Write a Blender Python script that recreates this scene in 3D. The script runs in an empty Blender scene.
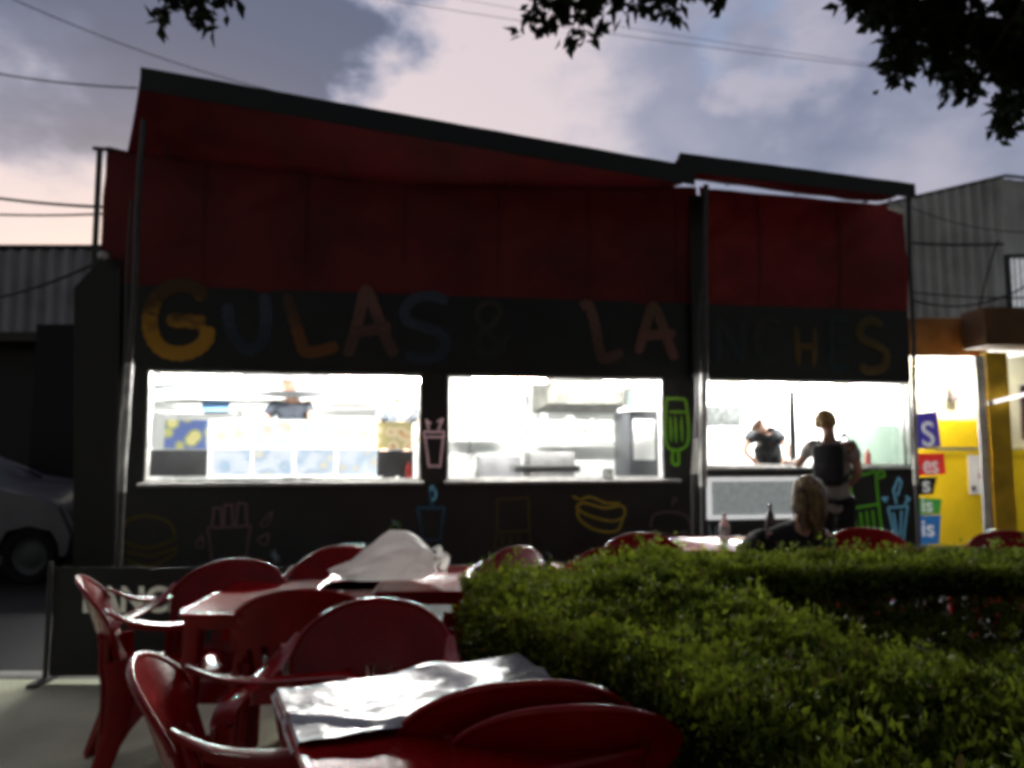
import bpy, bmesh, math, random
import numpy as np
from mathutils import Vector, Matrix, noise

random.seed(7)
rng = np.random.default_rng(11)
R = math.radians
sc = bpy.context.scene
COL = sc.collection
PI = math.pi

# ------------------------------------------------------------------ camera
CAM = Vector((0, 0, 1.35)); FPX = 740.0
TH = math.atan(63.0 / FPX)
cd = bpy.data.cameras.new('camera'); cam = bpy.data.objects.new('camera', cd); COL.objects.link(cam)
cam.location = CAM; cam.rotation_euler = (PI/2 + TH, 0, 0)
cd.sensor_width = 36; cd.lens = FPX/1024*36; cd.clip_start = 0.02; cd.clip_end = 3000
sc.camera = cam
sc.view_settings.view_transform = 'Standard'; sc.view_settings.look = 'None'; sc.view_settings.exposure = 0
sc.cycles.use_denoising = True
sc.cycles.pixel_filter_type = 'BLACKMAN_HARRIS'
sc.cycles.filter_width = 3.2
cd.dof.use_dof = True; cd.dof.focus_distance = .62; cd.dof.aperture_fstop = 7.6
sc.cycles.max_bounces = 8; sc.cycles.transparent_max_bounces = 16
sc.cycles.sample_clamp_indirect = 12.0

def ray(px, py):
    u = (px-512)/FPX; v = (384-py)/FPX
    return Vector((u, math.cos(TH)-v*math.sin(TH), math.sin(TH)+v*math.cos(TH)))
def at(px, py, Y):                       # survey: sight line -> point at distance Y
    d = ray(px, py); return CAM + d*(Y/d.y)
def gh(px, py, h):                       # sight line -> point at height h
    d = ray(px, py); return CAM + d*((h-CAM.z)/d.z)
ANG = R(9.5)
E = Vector((math.cos(ANG), math.sin(ANG), 0)); N = Vector((math.sin(ANG), -math.cos(ANG), 0))
ORG = Vector((-4.06, 7.33, 0))
def fp(px, py, off=0.0):                 # sight line -> (s, h) in the stall's own front plane
    d = ray(px, py); o = ORG + N*off
    t = (o-CAM).dot(N)/d.dot(N)
    p = CAM + d*t - o
    return p.dot(E), p.z
def fs(px, h, off=0.0):                  # s of an image column at height h
    s = 0
    lo, hi = -10.0, 20.0
    for _ in range(50):
        m = (lo+hi)/2
        p = ORG+N*off+E*m; w = Vector((p.x, p.y, h))-CAM
        xc = w.x; zc = w.y*math.cos(TH)+w.z*math.sin(TH)
        if 512+FPX*xc/zc < px: lo = m
        else: hi = m
    return (lo+hi)/2

# ------------------------------------------------------------------ materials
MATS = {}
def srgb(r, g, b):
    f = lambda c: (c/12.92 if c <= .04045 else ((c+.055)/1.055)**2.4)
    return tuple(f(c/255) for c in (r, g, b)) + (1,)
def mat(name, col, rough=.6, spec=.5, var=.25, scale=6, bump=0.0, bscale=40, metal=0.0, emit=None, es=0.0, col2=None, trans=0.0, coat=0.0, transl=0.0):
    if name in MATS: return MATS[name]
    m = bpy.data.materials.new(name); m.use_nodes = True; MATS[name] = m
    nt = m.node_tree; ns = nt.nodes; L = nt.links
    b = ns['Principled BSDF']; out = ns['Material Output']
    b.inputs['Roughness'].default_value = rough
    b.inputs['Specular IOR Level'].default_value = spec
    b.inputs['Metallic'].default_value = metal
    b.inputs['Coat Weight'].default_value = coat
    b.inputs['Transmission Weight'].default_value = trans
    tc = ns.new('ShaderNodeTexCoord'); nz = ns.new('ShaderNodeTexNoise')
    nz.inputs['Scale'].default_value = scale; nz.inputs['Detail'].default_value = 6
    L.new(tc.outputs['Object'], nz.inputs['Vector'])
    rp = ns.new('ShaderNodeValToRGB'); L.new(nz.outputs['Fac'], rp.inputs['Fac'])
    c = tuple(col[:3]); c2 = tuple(col2[:3]) if col2 else tuple(x*(1-var) for x in c)
    rp.color_ramp.elements[0].position = .35; rp.color_ramp.elements[0].color = c2+(1,)
    rp.color_ramp.elements[1].position = .65; rp.color_ramp.elements[1].color = (tuple(min(1, x*(1+var*.4)) for x in c) if not col2 else c)+(1,)
    L.new(rp.outputs['Color'], b.inputs['Base Color'])
    rr = ns.new('ShaderNodeMapRange'); rr.inputs['To Min'].default_value = max(.02, rough-.1); rr.inputs['To Max'].default_value = min(1, rough+.12)
    L.new(nz.outputs['Fac'], rr.inputs['Value']); L.new(rr.outputs['Result'], b.inputs['Roughness'])
    if bump > 0:
        n2 = ns.new('ShaderNodeTexNoise'); n2.inputs['Scale'].default_value = bscale; n2.inputs['Detail'].default_value = 5
        L.new(tc.outputs['Object'], n2.inputs['Vector'])
        bp = ns.new('ShaderNodeBump'); bp.inputs['Strength'].default_value = bump; bp.inputs['Distance'].default_value = .02
        L.new(n2.outputs['Fac'], bp.inputs['Height']); L.new(bp.outputs['Normal'], b.inputs['Normal'])
    if emit:
        b.inputs['Emission Color'].default_value = tuple(emit[:3])+(1,); b.inputs['Emission Strength'].default_value = es
    if transl > 0:
        t = ns.new('ShaderNodeBsdfTranslucent'); L.new(rp.outputs['Color'], t.inputs['Color'])
        mx = ns.new('ShaderNodeMixShader'); mx.inputs[0].default_value = transl
        L.new(b.outputs[0], mx.inputs[1]); L.new(t.outputs[0], mx.inputs[2]); L.new(mx.outputs[0], out.inputs['Surface'])
    return m
def mat_corrugated(name, col, pitch, rough=.5, amp=1.0):
    m = mat(name, col, rough, .5, .3, .8)
    nt = m.node_tree; ns = nt.nodes; L = nt.links
    b = ns['Principled BSDF']
    rp = [n for n in ns if n.type == 'VALTORGB'][0]
    tc = [n for n in ns if n.type == 'TEX_COORD'][0]
    mp = ns.new('ShaderNodeMapping'); mp.inputs['Scale'].default_value = (.6, 1, .08)   # rain streaks run down the sheets
    nz = ns.new('ShaderNodeTexNoise'); nz.inputs['Scale'].default_value = 5; nz.inputs['Detail'].default_value = 8
    L.new(tc.outputs['Object'], mp.inputs['Vector']); L.new(mp.outputs[0], nz.inputs['Vector'])
    mx = ns.new('ShaderNodeMix'); mx.data_type = 'RGBA'; mx.blend_type = 'MULTIPLY'; mx.inputs[0].default_value = .5
    L.new(rp.outputs['Color'], mx.inputs[6]); L.new(nz.outputs['Fac'], mx.inputs[7]); L.new(mx.outputs[2], b.inputs['Base Color'])
    return m
def mat_paint(name, ca, cb, emit=0.0):
    """chalky brushed paint, two tones with streaks"""
    if name in MATS: return MATS[name]
    m = bpy.data.materials.new(name); m.use_nodes = True; MATS[name] = m
    nt = m.node_tree; ns = nt.nodes; L = nt.links; b = ns['Principled BSDF']
    b.inputs['Roughness'].default_value = .75
    tc = ns.new('ShaderNodeTexCoord'); mp = ns.new('ShaderNodeMapping'); mp.inputs['Scale'].default_value = (9, 9, 22)
    nz = ns.new('ShaderNodeTexNoise'); nz.inputs['Detail'].default_value = 8; nz.inputs['Scale'].default_value = 1
    L.new(tc.outputs['Object'], mp.inputs['Vector']); L.new(mp.outputs[0], nz.inputs['Vector'])
    sp = ns.new('ShaderNodeSeparateXYZ'); L.new(tc.outputs['Generated'], sp.inputs[0])
    ad = ns.new('ShaderNodeMath'); ad.operation = 'MULTIPLY_ADD'; ad.inputs[1].default_value = 1.1; L.new(sp.outputs['Z'], ad.inputs[0])
    sb = ns.new('ShaderNodeMath'); sb.operation = 'SUBTRACT'; sb.inputs[1].default_value = .55; L.new(nz.outputs['Fac'], sb.inputs[0]); L.new(sb.outputs[0], ad.inputs[2])
    rp = ns.new('ShaderNodeValToRGB'); L.new(ad.outputs[0], rp.inputs[0])
    rp.color_ramp.elements[0].color = ca; rp.color_ramp.elements[0].position = .3
    rp.color_ramp.elements[1].color = cb; rp.color_ramp.elements[1].position = .7
    L.new(rp.outputs[0], b.inputs['Base Color'])
    if emit: L.new(rp.outputs[0], b.inputs['Emission Color']); b.inputs['Emission Strength'].default_value = emit  # added glow stands in for light on the paint
    return m
def mat_leaf(name, transl=.35):
    m = bpy.data.materials.new(name); m.use_nodes = True; MATS[name] = m
    nt = m.node_tree; ns = nt.nodes; L = nt.links; b = ns['Principled BSDF']
    at_ = ns.new('ShaderNodeAttribute'); at_.attribute_name = 'tint'
    L.new(at_.outputs['Color'], b.inputs['Base Color']); b.inputs['Roughness'].default_value = .55
    b.inputs['Specular IOR Level'].default_value = .12
    t = ns.new('ShaderNodeBsdfTranslucent'); L.new(at_.outputs['Color'], t.inputs['Color'])
    mx = ns.new('ShaderNodeMixShader'); mx.inputs[0].default_value = transl
    L.new(b.outputs[0], mx.inputs[1]); L.new(t.outputs[0], mx.inputs[2]); L.new(mx.outputs[0], ns['Material Output'].inputs['Surface'])
    return m

RED = mat('red_plastic', (.28, .004, .005), .20, .34, .3, 5, .08, 60)
BLACKT = mat('black_tarp', (.014, .015, .016), .42, .5, .4, 2.2, .25, 9)
SIGNB = mat('sign_black', (.010, .011, .012), .5, .4, .4, 3, .2, 12)
REDT = mat('red_tarp', (.125, .013, .015), .6, .3, .45, .9, .35, 3.5, transl=.15)
REDC = mat('red_canopy', (.105, .009, .010), .6, .3, .5, .9, .3, 4, transl=.3)
DKM = mat('dark_metal', (.03, .03, .03), .45, .5, .3, 8)
WHM = mat('white_metal', (.72, .72, .70), .4, .5, .25, 10)
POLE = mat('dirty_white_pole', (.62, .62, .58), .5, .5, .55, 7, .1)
INW = mat('interior_white', (.85, .87, .86), .5, .4, .1, 3)
STEEL = mat('stainless', (.42, .43, .43), .32, .5, .3, 5, metal=.6)
GREYD = mat('grey_panel', (.075, .08, .085), .5, .4, .3, 6)
TUBE = mat('tube_glow', (.9, .9, .9), .5, emit=(1, .98, .93), es=900)
TUBEK = mat('kiosk_tube_glow', (.9, .9, .9), .5, emit=(1, .97, .9), es=420)

# ------------------------------------------------------------------ mesh helpers
def link(o, parent=None):
    COL.objects.link(o)
    if parent is not None: o.parent = parent
    return o
def obj(name, bm, m, parent=None, smooth=True, loc=None):
    bmesh.ops.recalc_face_normals(bm, faces=bm.faces[:])
    me = bpy.data.meshes.new(name); bm.to_mesh(me); bm.free()
    ms = m if isinstance(m, (list, tuple)) else [m]
    for k in ms: me.materials.append(k)
    if smooth:
        me.polygons.foreach_set('use_smooth', [True]*len(me.polygons))
        try: me.set_sharp_from_angle(angle=R(38))
        except Exception: pass
    o = bpy.data.objects.new(name, me)
    if loc is not None: o.location = loc
    return link(o, parent)
def tag(o, label=None, cat=None, group=None, kind=None):
    if label: o['label'] = label
    if cat: o['category'] = cat
    if group: o['group'] = group
    if kind: o['kind'] = kind
    return o
def thing(name, label, cat, loc=(0, 0, 0), rz=0, group=None):
    o = bpy.data.objects.new(name, None); o.empty_display_size = .1
    link(o); o.location = loc; o.rotation_euler = (0, 0, rz)
    return tag(o, label, cat, group)
def struct(o): o['kind'] = 'structure'; return o
def BM(): return bmesh.new()
def box(bm, x0, x1, y0, y1, z0, z1, M=None, bev=0.0):
    r = bmesh.ops.create_cube(bm, size=1)
    vs = r['verts']
    for v in vs:
        v.co = Vector((x0+(v.co.x+.5)*(x1-x0), y0+(v.co.y+.5)*(y1-y0), z0+(v.co.z+.5)*(z1-z0)))
    if bev > 0:
        es = list({e for v in vs for e in v.link_edges})
        rb = bmesh.ops.bevel(bm, geom=es, offset=bev, segments=2, affect='EDGES', profile=.5)
        vs = list({v for f in rb['faces'] for v in f.verts} | {v for v in vs if v.is_valid})
    if M is not None:
        for v in vs: v.co = M @ v.co
def frames(path, up=None):
    out = []
    n = len(path)
    prev = None
    for i in range(n):
        t = (path[min(i+1, n-1)]-path[max(i-1, 0)]).normalized()
        if up is not None: a = up
        else:
            a = prev if prev is not None else (Vector((0, 0, 1)) if abs(t.z) < .9 else Vector((1, 0, 0)))
        s = t.cross(a)
        if s.length < 1e-5: s = t.cross(Vector((0, 1, 0)))
        s.normalize(); w = s.cross(t).normalized(); prev = w
        out.append((t, s, w))
    return out
def sweep(bm, path, rad, up=None, n=10, power=2.0, cap=True):
    """rad: list of (side radius, up radius) or scalar; superellipse section"""
    path = [Vector(p) for p in path]
    if not isinstance(rad, list): rad = [rad]*len(path)
    rad = [(r, r) if not isinstance(r, tuple) else r for r in rad]
    fr = frames(path, up); rings = []
    for p, (t, s, w), (a, b) in zip(path, fr, rad):
        ring = []
        for k in range(n):
            th = 2*PI*k/n + PI/n
            c, q = math.cos(th), math.sin(th)
            e = 2/power
            ring.append(bm.verts.new(p + s*(a*math.copysign(abs(c)**e, c)) + w*(b*math.copysign(abs(q)**e, q))))
        rings.append(ring)
    for r0, r1 in zip(rings, rings[1:]):
        for k in range(n): bm.faces.new((r0[k], r0[(k+1) % n], r1[(k+1) % n], r1[k]))
    if cap:
        bm.faces.new(rings[0][::-1]); bm.faces.new(rings[-1])
    return rings
def smooth_path(pts, k=6, closed=False):
    pts = [Vector(p) for p in pts]; n = len(pts); out = []
    rng_ = range(n if closed else n-1)
    for i in rng_:
        if closed: p0, p1, p2, p3 = pts[(i-1) % n], pts[i], pts[(i+1) % n], pts[(i+2) % n]
        else: p0, p1, p2, p3 = pts[max(i-1, 0)], pts[i], pts[i+1], pts[min(i+2, n-1)]
        for j in range(k):
            t = j/k
            out.append(.5*((2*p1)+(p2-p0)*t+(2*p0-5*p1+4*p2-p3)*t*t+(3*p1-p0-3*p2+p3)*t**3))
    out.append(pts[0].copy() if closed else pts[-1])
    return out
def grid(bm, fn, nu, nv, skip=None):
    V = [[bm.verts.new(fn(i/nu, j/nv)) for j in range(nv+1)] for i in range(nu+1)]
    for i in range(nu):
        for j in range(nv):
            if skip and skip(i, j): continue
            bm.faces.new((V[i][j], V[i+1][j], V[i+1][j+1], V[i][j+1]))
    for row in V:
        for v in row:
            if not v.link_faces: bm.verts.remove(v)
    return V
def quad(bm, a, b, c, d): bm.faces.new([bm.verts.new(Vector(p)) for p in (a, b, c, d)])
def lathe(bm, prof, c=(0, 0, 0), n=24):
    c = Vector(c); rings = [[bm.verts.new(c+Vector((r*math.cos(2*PI*k/n), r*math.sin(2*PI*k/n), z))) for k in range(n)] for r, z in prof]
    for a, b in zip(rings, rings[1:]):
        for k in range(n): bm.faces.new((a[k], a[(k+1) % n], b[(k+1) % n], b[k]))
    bm.faces.new(rings[0][::-1]); bm.faces.new(rings[-1])
def wall_open(bm, x0, x1, z0, z1, openings, y0, y1):
    xs = sorted({x0, x1} | {v for o in openings for v in o[:2]}); zs = sorted({z0, z1} | {v for o in openings for v in o[2:]})
    def solid(i, j):
        if i < 0 or j < 0 or i >= len(xs)-1 or j >= len(zs)-1: return False
        cx, cz = (xs[i]+xs[i+1])/2, (zs[j]+zs[j+1])/2
        return not any(a < cx < b and c < cz < d for a, b, c, d in openings)
    for i in range(len(xs)-1):
        for j in range(len(zs)-1):
            if not solid(i, j): continue
            a, b, c, d = xs[i], xs[i+1], zs[j], zs[j+1]
            quad(bm, (a, y0, c), (b, y0, c), (b, y0, d), (a, y0, d)); quad(bm, (a, y1, c), (a, y1, d), (b, y1, d), (b, y1, c))
            if not solid(i-1, j): quad(bm, (a, y0, c), (a, y0, d), (a, y1, d), (a, y1, c))
            if not solid(i+1, j): quad(bm, (b, y0, c), (b, y1, c), (b, y1, d), (b, y0, d))
            if not solid(i, j-1): quad(bm, (a, y0, c), (a, y1, c), (b, y1, c), (b, y0, c))
            if not solid(i, j+1): quad(bm, (a, y0, d), (b, y0, d), (b, y1, d), (a, y1, d))
    bmesh.ops.remove_doubles(bm, verts=bm.verts[:], dist=1e-5)
def bake(o, smooth=True):
    dg = bpy.context.evaluated_depsgraph_get(); dg.update()
    me = bpy.data.meshes.new_from_object(o.evaluated_get(dg))
    o.modifiers.clear(); o.data = me
    if smooth: me.polygons.foreach_set('use_smooth', [True]*len(me.polygons))
    return o
def text_obj(name, body, size, m, parent, loc, rot=(PI/2, 0, 0), extrude=.003, sx=1.0, bold=.0, align='LEFT'):
    cu = bpy.data.curves.new(name, 'FONT'); cu.body = body; cu.size = size; cu.extrude = extrude; cu.offset = bold; cu.align_x = align
    t = bpy.data.objects.new(name, cu); COL.objects.link(t)
    dg = bpy.context.evaluated_depsgraph_get(); dg.update()
    me = bpy.data.meshes.new_from_object(t.evaluated_get(dg)); bpy.data.objects.remove(t)
    me.materials.clear(); me.materials.append(m)
    o = bpy.data.objects.new(name, me); o.location = loc; o.rotation_euler = rot; o.scale = (sx, 1, 1)
    return link(o, parent)
def copy_tree(o, parent=None):
    c = o.copy(); COL.objects.link(c); c.parent = parent
    for ch in list(o.children): copy_tree(ch, c)
    return c

# ------------------------------------------------------------------ world: dusk sky with broken cloud
w = bpy.data.worlds.new('World'); sc.world = w; w.use_nodes = True
nt = w.node_tree; ns = nt.nodes; L = nt.links
for n in list(ns): ns.remove(n)
out = ns.new('ShaderNodeOutputWorld'); bg = ns.new('ShaderNodeBackground'); bgn = ns.new('ShaderNodeBackground'); add = ns.new('ShaderNodeAddShader')
sky = ns.new('ShaderNodeTexSky'); sky.sky_type = 'NISHITA'; sky.sun_disc = False; sky.sun_elevation = R(3); sky.sun_rotation = R(-25)
L.new(sky.outputs[0], bgn.inputs[0]); bgn.inputs[1].default_value = .05
tc = ns.new('ShaderNodeTexCoord'); nrm = ns.new('ShaderNodeVectorMath'); nrm.operation = 'NORMALIZE'; L.new(tc.outputs['Generated'], nrm.inputs[0])
DIR = nrm.outputs[0]
mp = ns.new('ShaderNodeMapping'); mp.inputs['Scale'].default_value = (1.0, 1.0, 1.7); mp.inputs['Location'].default_value = (3.1, 1.2, .4); L.new(DIR, mp.inputs['Vector'])
nz = ns.new('ShaderNodeTexNoise'); nz.inputs['Scale'].default_value = 3.0; nz.inputs['Detail'].default_value = 9; nz.inputs['Roughness'].default_value = .52; nz.inputs['Distortion'].default_value = .2
L.new(mp.outputs[0], nz.inputs['Vector'])
nz2 = ns.new('ShaderNodeTexNoise'); nz2.inputs['Scale'].default_value = 7.5; nz2.inputs['Detail'].default_value = 8; nz2.inputs['Roughness'].default_value = .55; L.new(mp.outputs[0], nz2.inputs['Vector'])
def M(op, a, b=None, c=None, clamp=False):
    n = ns.new('ShaderNodeMath'); n.operation = op; n.use_clamp = clamp
    for i, v in enumerate((a, b, c)):
        if v is None: continue
        if isinstance(v, (int, float)): n.inputs[i].default_value = v
        else: L.new(v, n.inputs[i])
    return n.outputs[0]
nmix = M('ADD', M('MULTIPLY', nz.outputs['Fac'], .65), M('MULTIPLY', nz2.outputs['Fac'], .35))
# noise also bends the masses so that they have cloud edges
wv = ns.new('ShaderNodeVectorMath'); wv.operation = 'SCALE'; wv.inputs['Scale'].default_value = .40
wc = ns.new('ShaderNodeVectorMath'); wc.operation = 'SUBTRACT'; wc.inputs[1].default_value = (.5, .5, .5)
L.new(nz2.outputs['Color'], wc.inputs[0]); L.new(wc.outputs[0], wv.inputs[0])
wa = ns.new('ShaderNodeVectorMath'); L.new(DIR, wa.inputs[0]); L.new(wv.outputs[0], wa.inputs[1])
def blob(px, py, rad, amp, soft=.6):
    d = ray(px, py).normalized()
    dt = ns.new('ShaderNodeVectorMath'); dt.operation = 'DISTANCE'; dt.inputs[1].default_value = d; L.new(wa.outputs[0], dt.inputs[0])
    mr = ns.new('ShaderNodeMapRange'); mr.interpolation_type = 'SMOOTHSTEP'
    mr.inputs['From Min'].default_value = rad; mr.inputs['From Max'].default_value = rad*(1-soft); mr.inputs['To Min'].default_value = 0; mr.inputs['To Max'].default_value = amp
    L.new(dt.outputs['Value'], mr.inputs['Value']); return mr.outputs['Result']
val = M('MULTIPLY_ADD', M('SUBTRACT', nmix, .5), 1.30, .71)
for b_ in ((170, -10, .31, -.62, .55), (330, 25, .20, -.42, .6), (60, -60, .35, -.3, .6), (0, 190, .36, .34, .7), (480, 95, .24, .42, .65), (400, 50, .15, .2, .7), (700, 110, .30, -.14, .7), (880, 160, .34, -.16, .7), (800, 80, .10, .22, .8), (960, 150, .25, -.12, .7)):
    val = M('ADD', val, blob(*b_))
rp = ns.new('ShaderNodeValToRGB'); L.new(val, rp.inputs[0])
cr = rp.color_ramp; cr.elements[0].position = .0; cr.elements[0].color = srgb(78, 84, 112)
cr.elements[1].position = 1.0; cr.elements[1].color = srgb(216, 200, 204)
for p, c in ((.22, (98, 104, 132)), (.42, (134, 136, 160)), (.62, (170, 165, 182)), (.8, (194, 184, 194))):
    e = cr.elements.new(p); e.color = srgb(*c)
# small gap of blue
bl = blob(738, 25, .085, 1.0, .9)
mb = ns.new('ShaderNodeMix'); mb.data_type = 'RGBA'; L.new(M('MULTIPLY', bl, .35), mb.inputs[0]); L.new(rp.outputs[0], mb.inputs[6]); mb.inputs[7].default_value = srgb(130, 160, 200)
# the east, behind the viewer, is already dark
sp = ns.new('ShaderNodeSeparateXYZ'); L.new(DIR, sp.inputs[0])
mr = ns.new('ShaderNodeMapRange'); mr.interpolation_type = 'SMOOTHSTEP'; L.new(sp.outputs['Y'], mr.inputs['Value'])
mr.inputs['From Min'].default_value = -.35; mr.inputs['From Max'].default_value = .8; mr.inputs['To Min'].default_value = .12; mr.inputs['To Max'].default_value = 1.0
mr2 = ns.new('ShaderNodeMapRange'); L.new(sp.outputs['Z'], mr2.inputs['Value'])
mr2.inputs['From Min'].default_value = -.15; mr2.inputs['From Max'].default_value = .02; mr2.inputs['To Min'].default_value = .15; mr2.inputs['To Max'].default_value = 1.0
L.new(mb.outputs[2], bg.inputs[0]); L.new(M('MULTIPLY', mr.outputs[0], mr2.outputs[0]), bg.inputs[1])
L.new(bg.outputs[0], add.inputs[0]); L.new(bgn.outputs[0], add.inputs[1]); L.new(add.outputs[0], out.inputs[0])
sd = bpy.data.lights.new('sun', 'SUN'); sd.energy = .03; sd.angle = R(12); sd.color = (1, .85, .75)
so = bpy.data.objects.new('sun', sd); link(so); so.rotation_euler = (R(80), 0, R(180-25+180)); so.location = (0, 0, 30)

# ------------------------------------------------------------------ ground
ASP = mat('asphalt', (.014, .014, .015), .75, .4, .4, 1.2, .5, 70)
PAV = mat('pavement_concrete', (.62, .64, .46), .85, .3, .35, 1.6, .4, 45, col2=(.44, .46, .33))
KERB = mat('kerb_concrete', (.30, .30, .27), .85, .3, .4, 4, .4, 40)
SOIL = mat('soil', (.035, .027, .018), .95, .1, .5, 12, 1.0, 60)
bm = BM(); grid(bm, lambda u, v: Vector(((u-.5)*1600, (v-.1)*1600, -.12)), 8, 8)
struct(obj('ground', bm, mat('far_ground', (.04, .04, .035), .9, .2, .4, .3)))
bm = BM(); grid(bm, lambda u, v: Vector((-30+60*u, 4.60+11*v, -.112)), 6, 3)
struct(obj('road', bm, ASP))
bm = BM(); box(bm, -30, 30, -9, 4.45, -.11, 0.0)
struct(obj('pavement', bm, PAV, smooth=False))
bm = BM()
for i in range(30): box(bm, -30+i*2.0+.004, -30+i*2.0+1.996, 4.455, 4.60, -.11, .006, bev=.012)
struct(obj('kerb', bm, KERB))

# ------------------------------------------------------------------ plastic chairs and tables
def shell_sol(o, th):
    md = o.modifiers.new('s', 'SOLIDIFY'); md.thickness = th; md.offset = 0
    bake(o)
    try: o.data.set_sharp_from_angle(angle=R(50))
    except Exception: pass
    return o
def backfn(x, z):
    """fore-aft position of the backrest shell"""
    a = min(1, abs(x)/.27)
    return -.235 + .065*(a**2.4) - .14*max(0, (z-.40)/.42)**1.15
def Htop(x):
    a = min(1, abs(x)/.272); return .665+.145*(1-a**2.3)**.62
def make_chair():
    t = thing('plastic_chair', 'x', 'chair')
    NA, NT = 44, 14
    def f(u, v):
        x = .272*math.sin((u-.5)*2*R(82))/math.sin(R(82)); H = Htop(x); z = .40+(H-.40)*v
        xx = x*(.84+.16*min(1, v*1.2)); return Vector((xx, backfn(x, z), z))
    def skip(i, j):
        if 2 <= j <= 6 and 5 <= i < NA-5:
            return (i-5) % 5 in (2, 3)
        return False
    bm = BM(); grid(bm, f, NA, NT, skip)
    o = obj('backrest', bm, RED, t); shell_sol(o, .006)
    bm = BM(); bm.from_mesh(o.data)
    rim = [f(i/60, 1) for i in range(61)]
    sweep(bm, rim, .0095, n=8)
    # raised panel edge moulded into the back
    pan = []
    for i in range(33):
        a = PI*i/32; x = -.205*math.cos(a); z = .60+.165*math.sin(a)**.7
        pan.append(Vector((x, backfn(x, z)-.004, z)))
    
    me = o.data; bm.to_mesh(me); bm.free(); me.polygons.foreach_set('use_smooth', [True]*len(me.polygons)); me.set_sharp_from_angle(angle=R(50))
    # seat
    def fsn(u, v):
        a = (u-.5)*2; b = (v-.5)*2
        wd = .225+.012*b
        x = wd*a; y = .005+.235*b
        z = .425-.018*(1-a*a)*(1-b*b)+.010*b - .03*max(0, b-.8)/.2
        e = max(abs(a), abs(b))
        if abs(a) > .93: z -= .07*(abs(a)-.93)/.07
        if b > .93 or b < -.93: z -= .06*(abs(b)-.93)/.07
        return Vector((x, y, z))
    bm = BM(); grid(bm, fsn, 28, 28)
    shell_sol(obj('seat', bm, RED, t), .006)
    for s in (-1, 1):
        bm = BM()
        p = smooth_path([(s*.262, -.262, .715), (s*.276, -.17, .668), (s*.288, -.05, .645), (s*.292, .12, .638), (s*.290, .20, .632), (s*.286, .245, .605), (s*.282, .258, .565)], 6)
        sweep(bm, p, [(.012+.020*min(1, i/10), .0075) for i in range(len(p))], up=None if False else Vector((0, -.25, 1)).normalized(), n=12, power=3)
        edge = [q+Vector((s*.026, 0, -.006)) for q in p[5:]]
        sweep(bm, edge, [(.004, .013)]*len(edge), up=Vector((0, 0, 1)), n=8, power=3)
        obj('armrest', bm, RED, t)
        bm = BM()
        p = smooth_path([(s*.284, .252, .60), (s*.276, .262, .50), (s*.262, .262, .40), (s*.262, .275, .2), (s*.268, .29, 0)], 5)
        n_ = len(p)
        sweep(bm, p, [(.010+.003*math.sin(PI*i/n_), .034-.012*i/n_+.010*math.sin(PI*i/n_)) for i in range(n_)], up=Vector((0, 1, 0)), n=12, power=3.2)
        bq = [q+Vector((-s*.014, .026, 0)) for q in p]
        sweep(bm, bq, [(.020-.006*i/n_, .006) for i in range(n_)], up=Vector((0, 1, 0)), n=10, power=3)
        obj('leg', bm, RED, t)
        bm = BM()
        p = smooth_path([(s*.238, -.21, .52), (s*.242, -.20, .40), (s*.250, -.225, .22), (s*.262, -.30, 0)], 6)
        n_ = len(p)
        sweep(bm, p, [(.010, .062-.034*i/n_) for i in range(n_)], up=Vector((0, 1, 0)), n=12, power=3.2)
        bq = [q+Vector((-s*.018, -.035+.02*i/n_, 0)) for i, q in enumerate(p)]
        sweep(bm, bq, [(.024-.008*i/n_, .006) for i in range(n_)], up=Vector((0, 1, 0)), n=10, power=3)
        # arched side skirt between the legs
        def sk(u, v):
            y = -.19+.44*u; z0 = .405-.02*u; dep = .05+.16*(abs(u-.5)*2)**2.6
            return Vector((s*(.236+.014*u+.012*v), y, z0-dep*v))
        grid(bm, sk, 14, 4)
        obj('leg', bm, RED, t)
    return t
CH = make_chair(); ch_used = [False]
def chair(px, Y, face, label, group, z=0.0, X=None, tilt=0.0):
    """px column and distance of the top of its back; face = heading of the sitter in degrees (0 = away, 90 = left)"""
    if X is None: X = (px-512)/FPX*Y
    c = CH if not ch_used[0] else copy_tree(CH); ch_used[0] = True
    a = R(face); loc = Matrix.Rotation(a, 3, 'Z') @ Vector((0, .355, 0))
    c.location = (X+loc.x, Y+loc.y, z); c.rotation_euler = (tilt, 0, a)
    tag(c, label, 'chair', group); return c
G1 = 'red plastic armchairs around the outdoor tables'
chair(572, 1.60, 4, 'lower of two nested red armchairs, its back closest to the viewer', G1)
chair(524, 1.67, 10, 'upper of two nested red armchairs, its rounded back peeking over the other', G1, z=.028)
chair(152, 1.93, -70, 'red plastic armchair seen edge-on left of the white covered table', G1, X=-.945)
chair(90, 3.12, -62, 'red plastic armchair seen side-on at far left before the lettered banner', G1)
chair(244, 3.60, 178, 'bright red armchair facing the viewer behind the bare pink-lit table', G1)
chair(306, 2.86, 10, 'red armchair turned away, between the bare table and the white covered one', G1)
chair(384, 2.66, 176, 'red slatted armchair facing the viewer across the white covered table', G1)
chair(350, 4.08, 174, 'small red armchair facing the viewer, partly behind the white carrier bag', G1)
chair(524, 4.02, 125, 'red armchair right of the carrier bag table, tucked at hedge corner', G1)
chair(640, 4.66, 176, 'red armchair just beyond the hedge, brighter and farther of the pair', G1)
chair(620, 4.10, 4, 'red armchair just beyond the hedge, darker and nearer of the pair', G1)
chair(862, 4.95, 150, 'red armchair beyond the hedge right of the seated woman', G1)
chair(1000, 4.8, 165, 'pinkish lit red armchair beyond the hedge before the yellow kiosk', G1)
chair(1048, 5.3, -150, 'red armchair at right picture edge before the yellow kiosk', G1)
chair(905, 3.98, 10, 'red armchair seen through the bare stems under the far hedge', G1)

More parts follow.
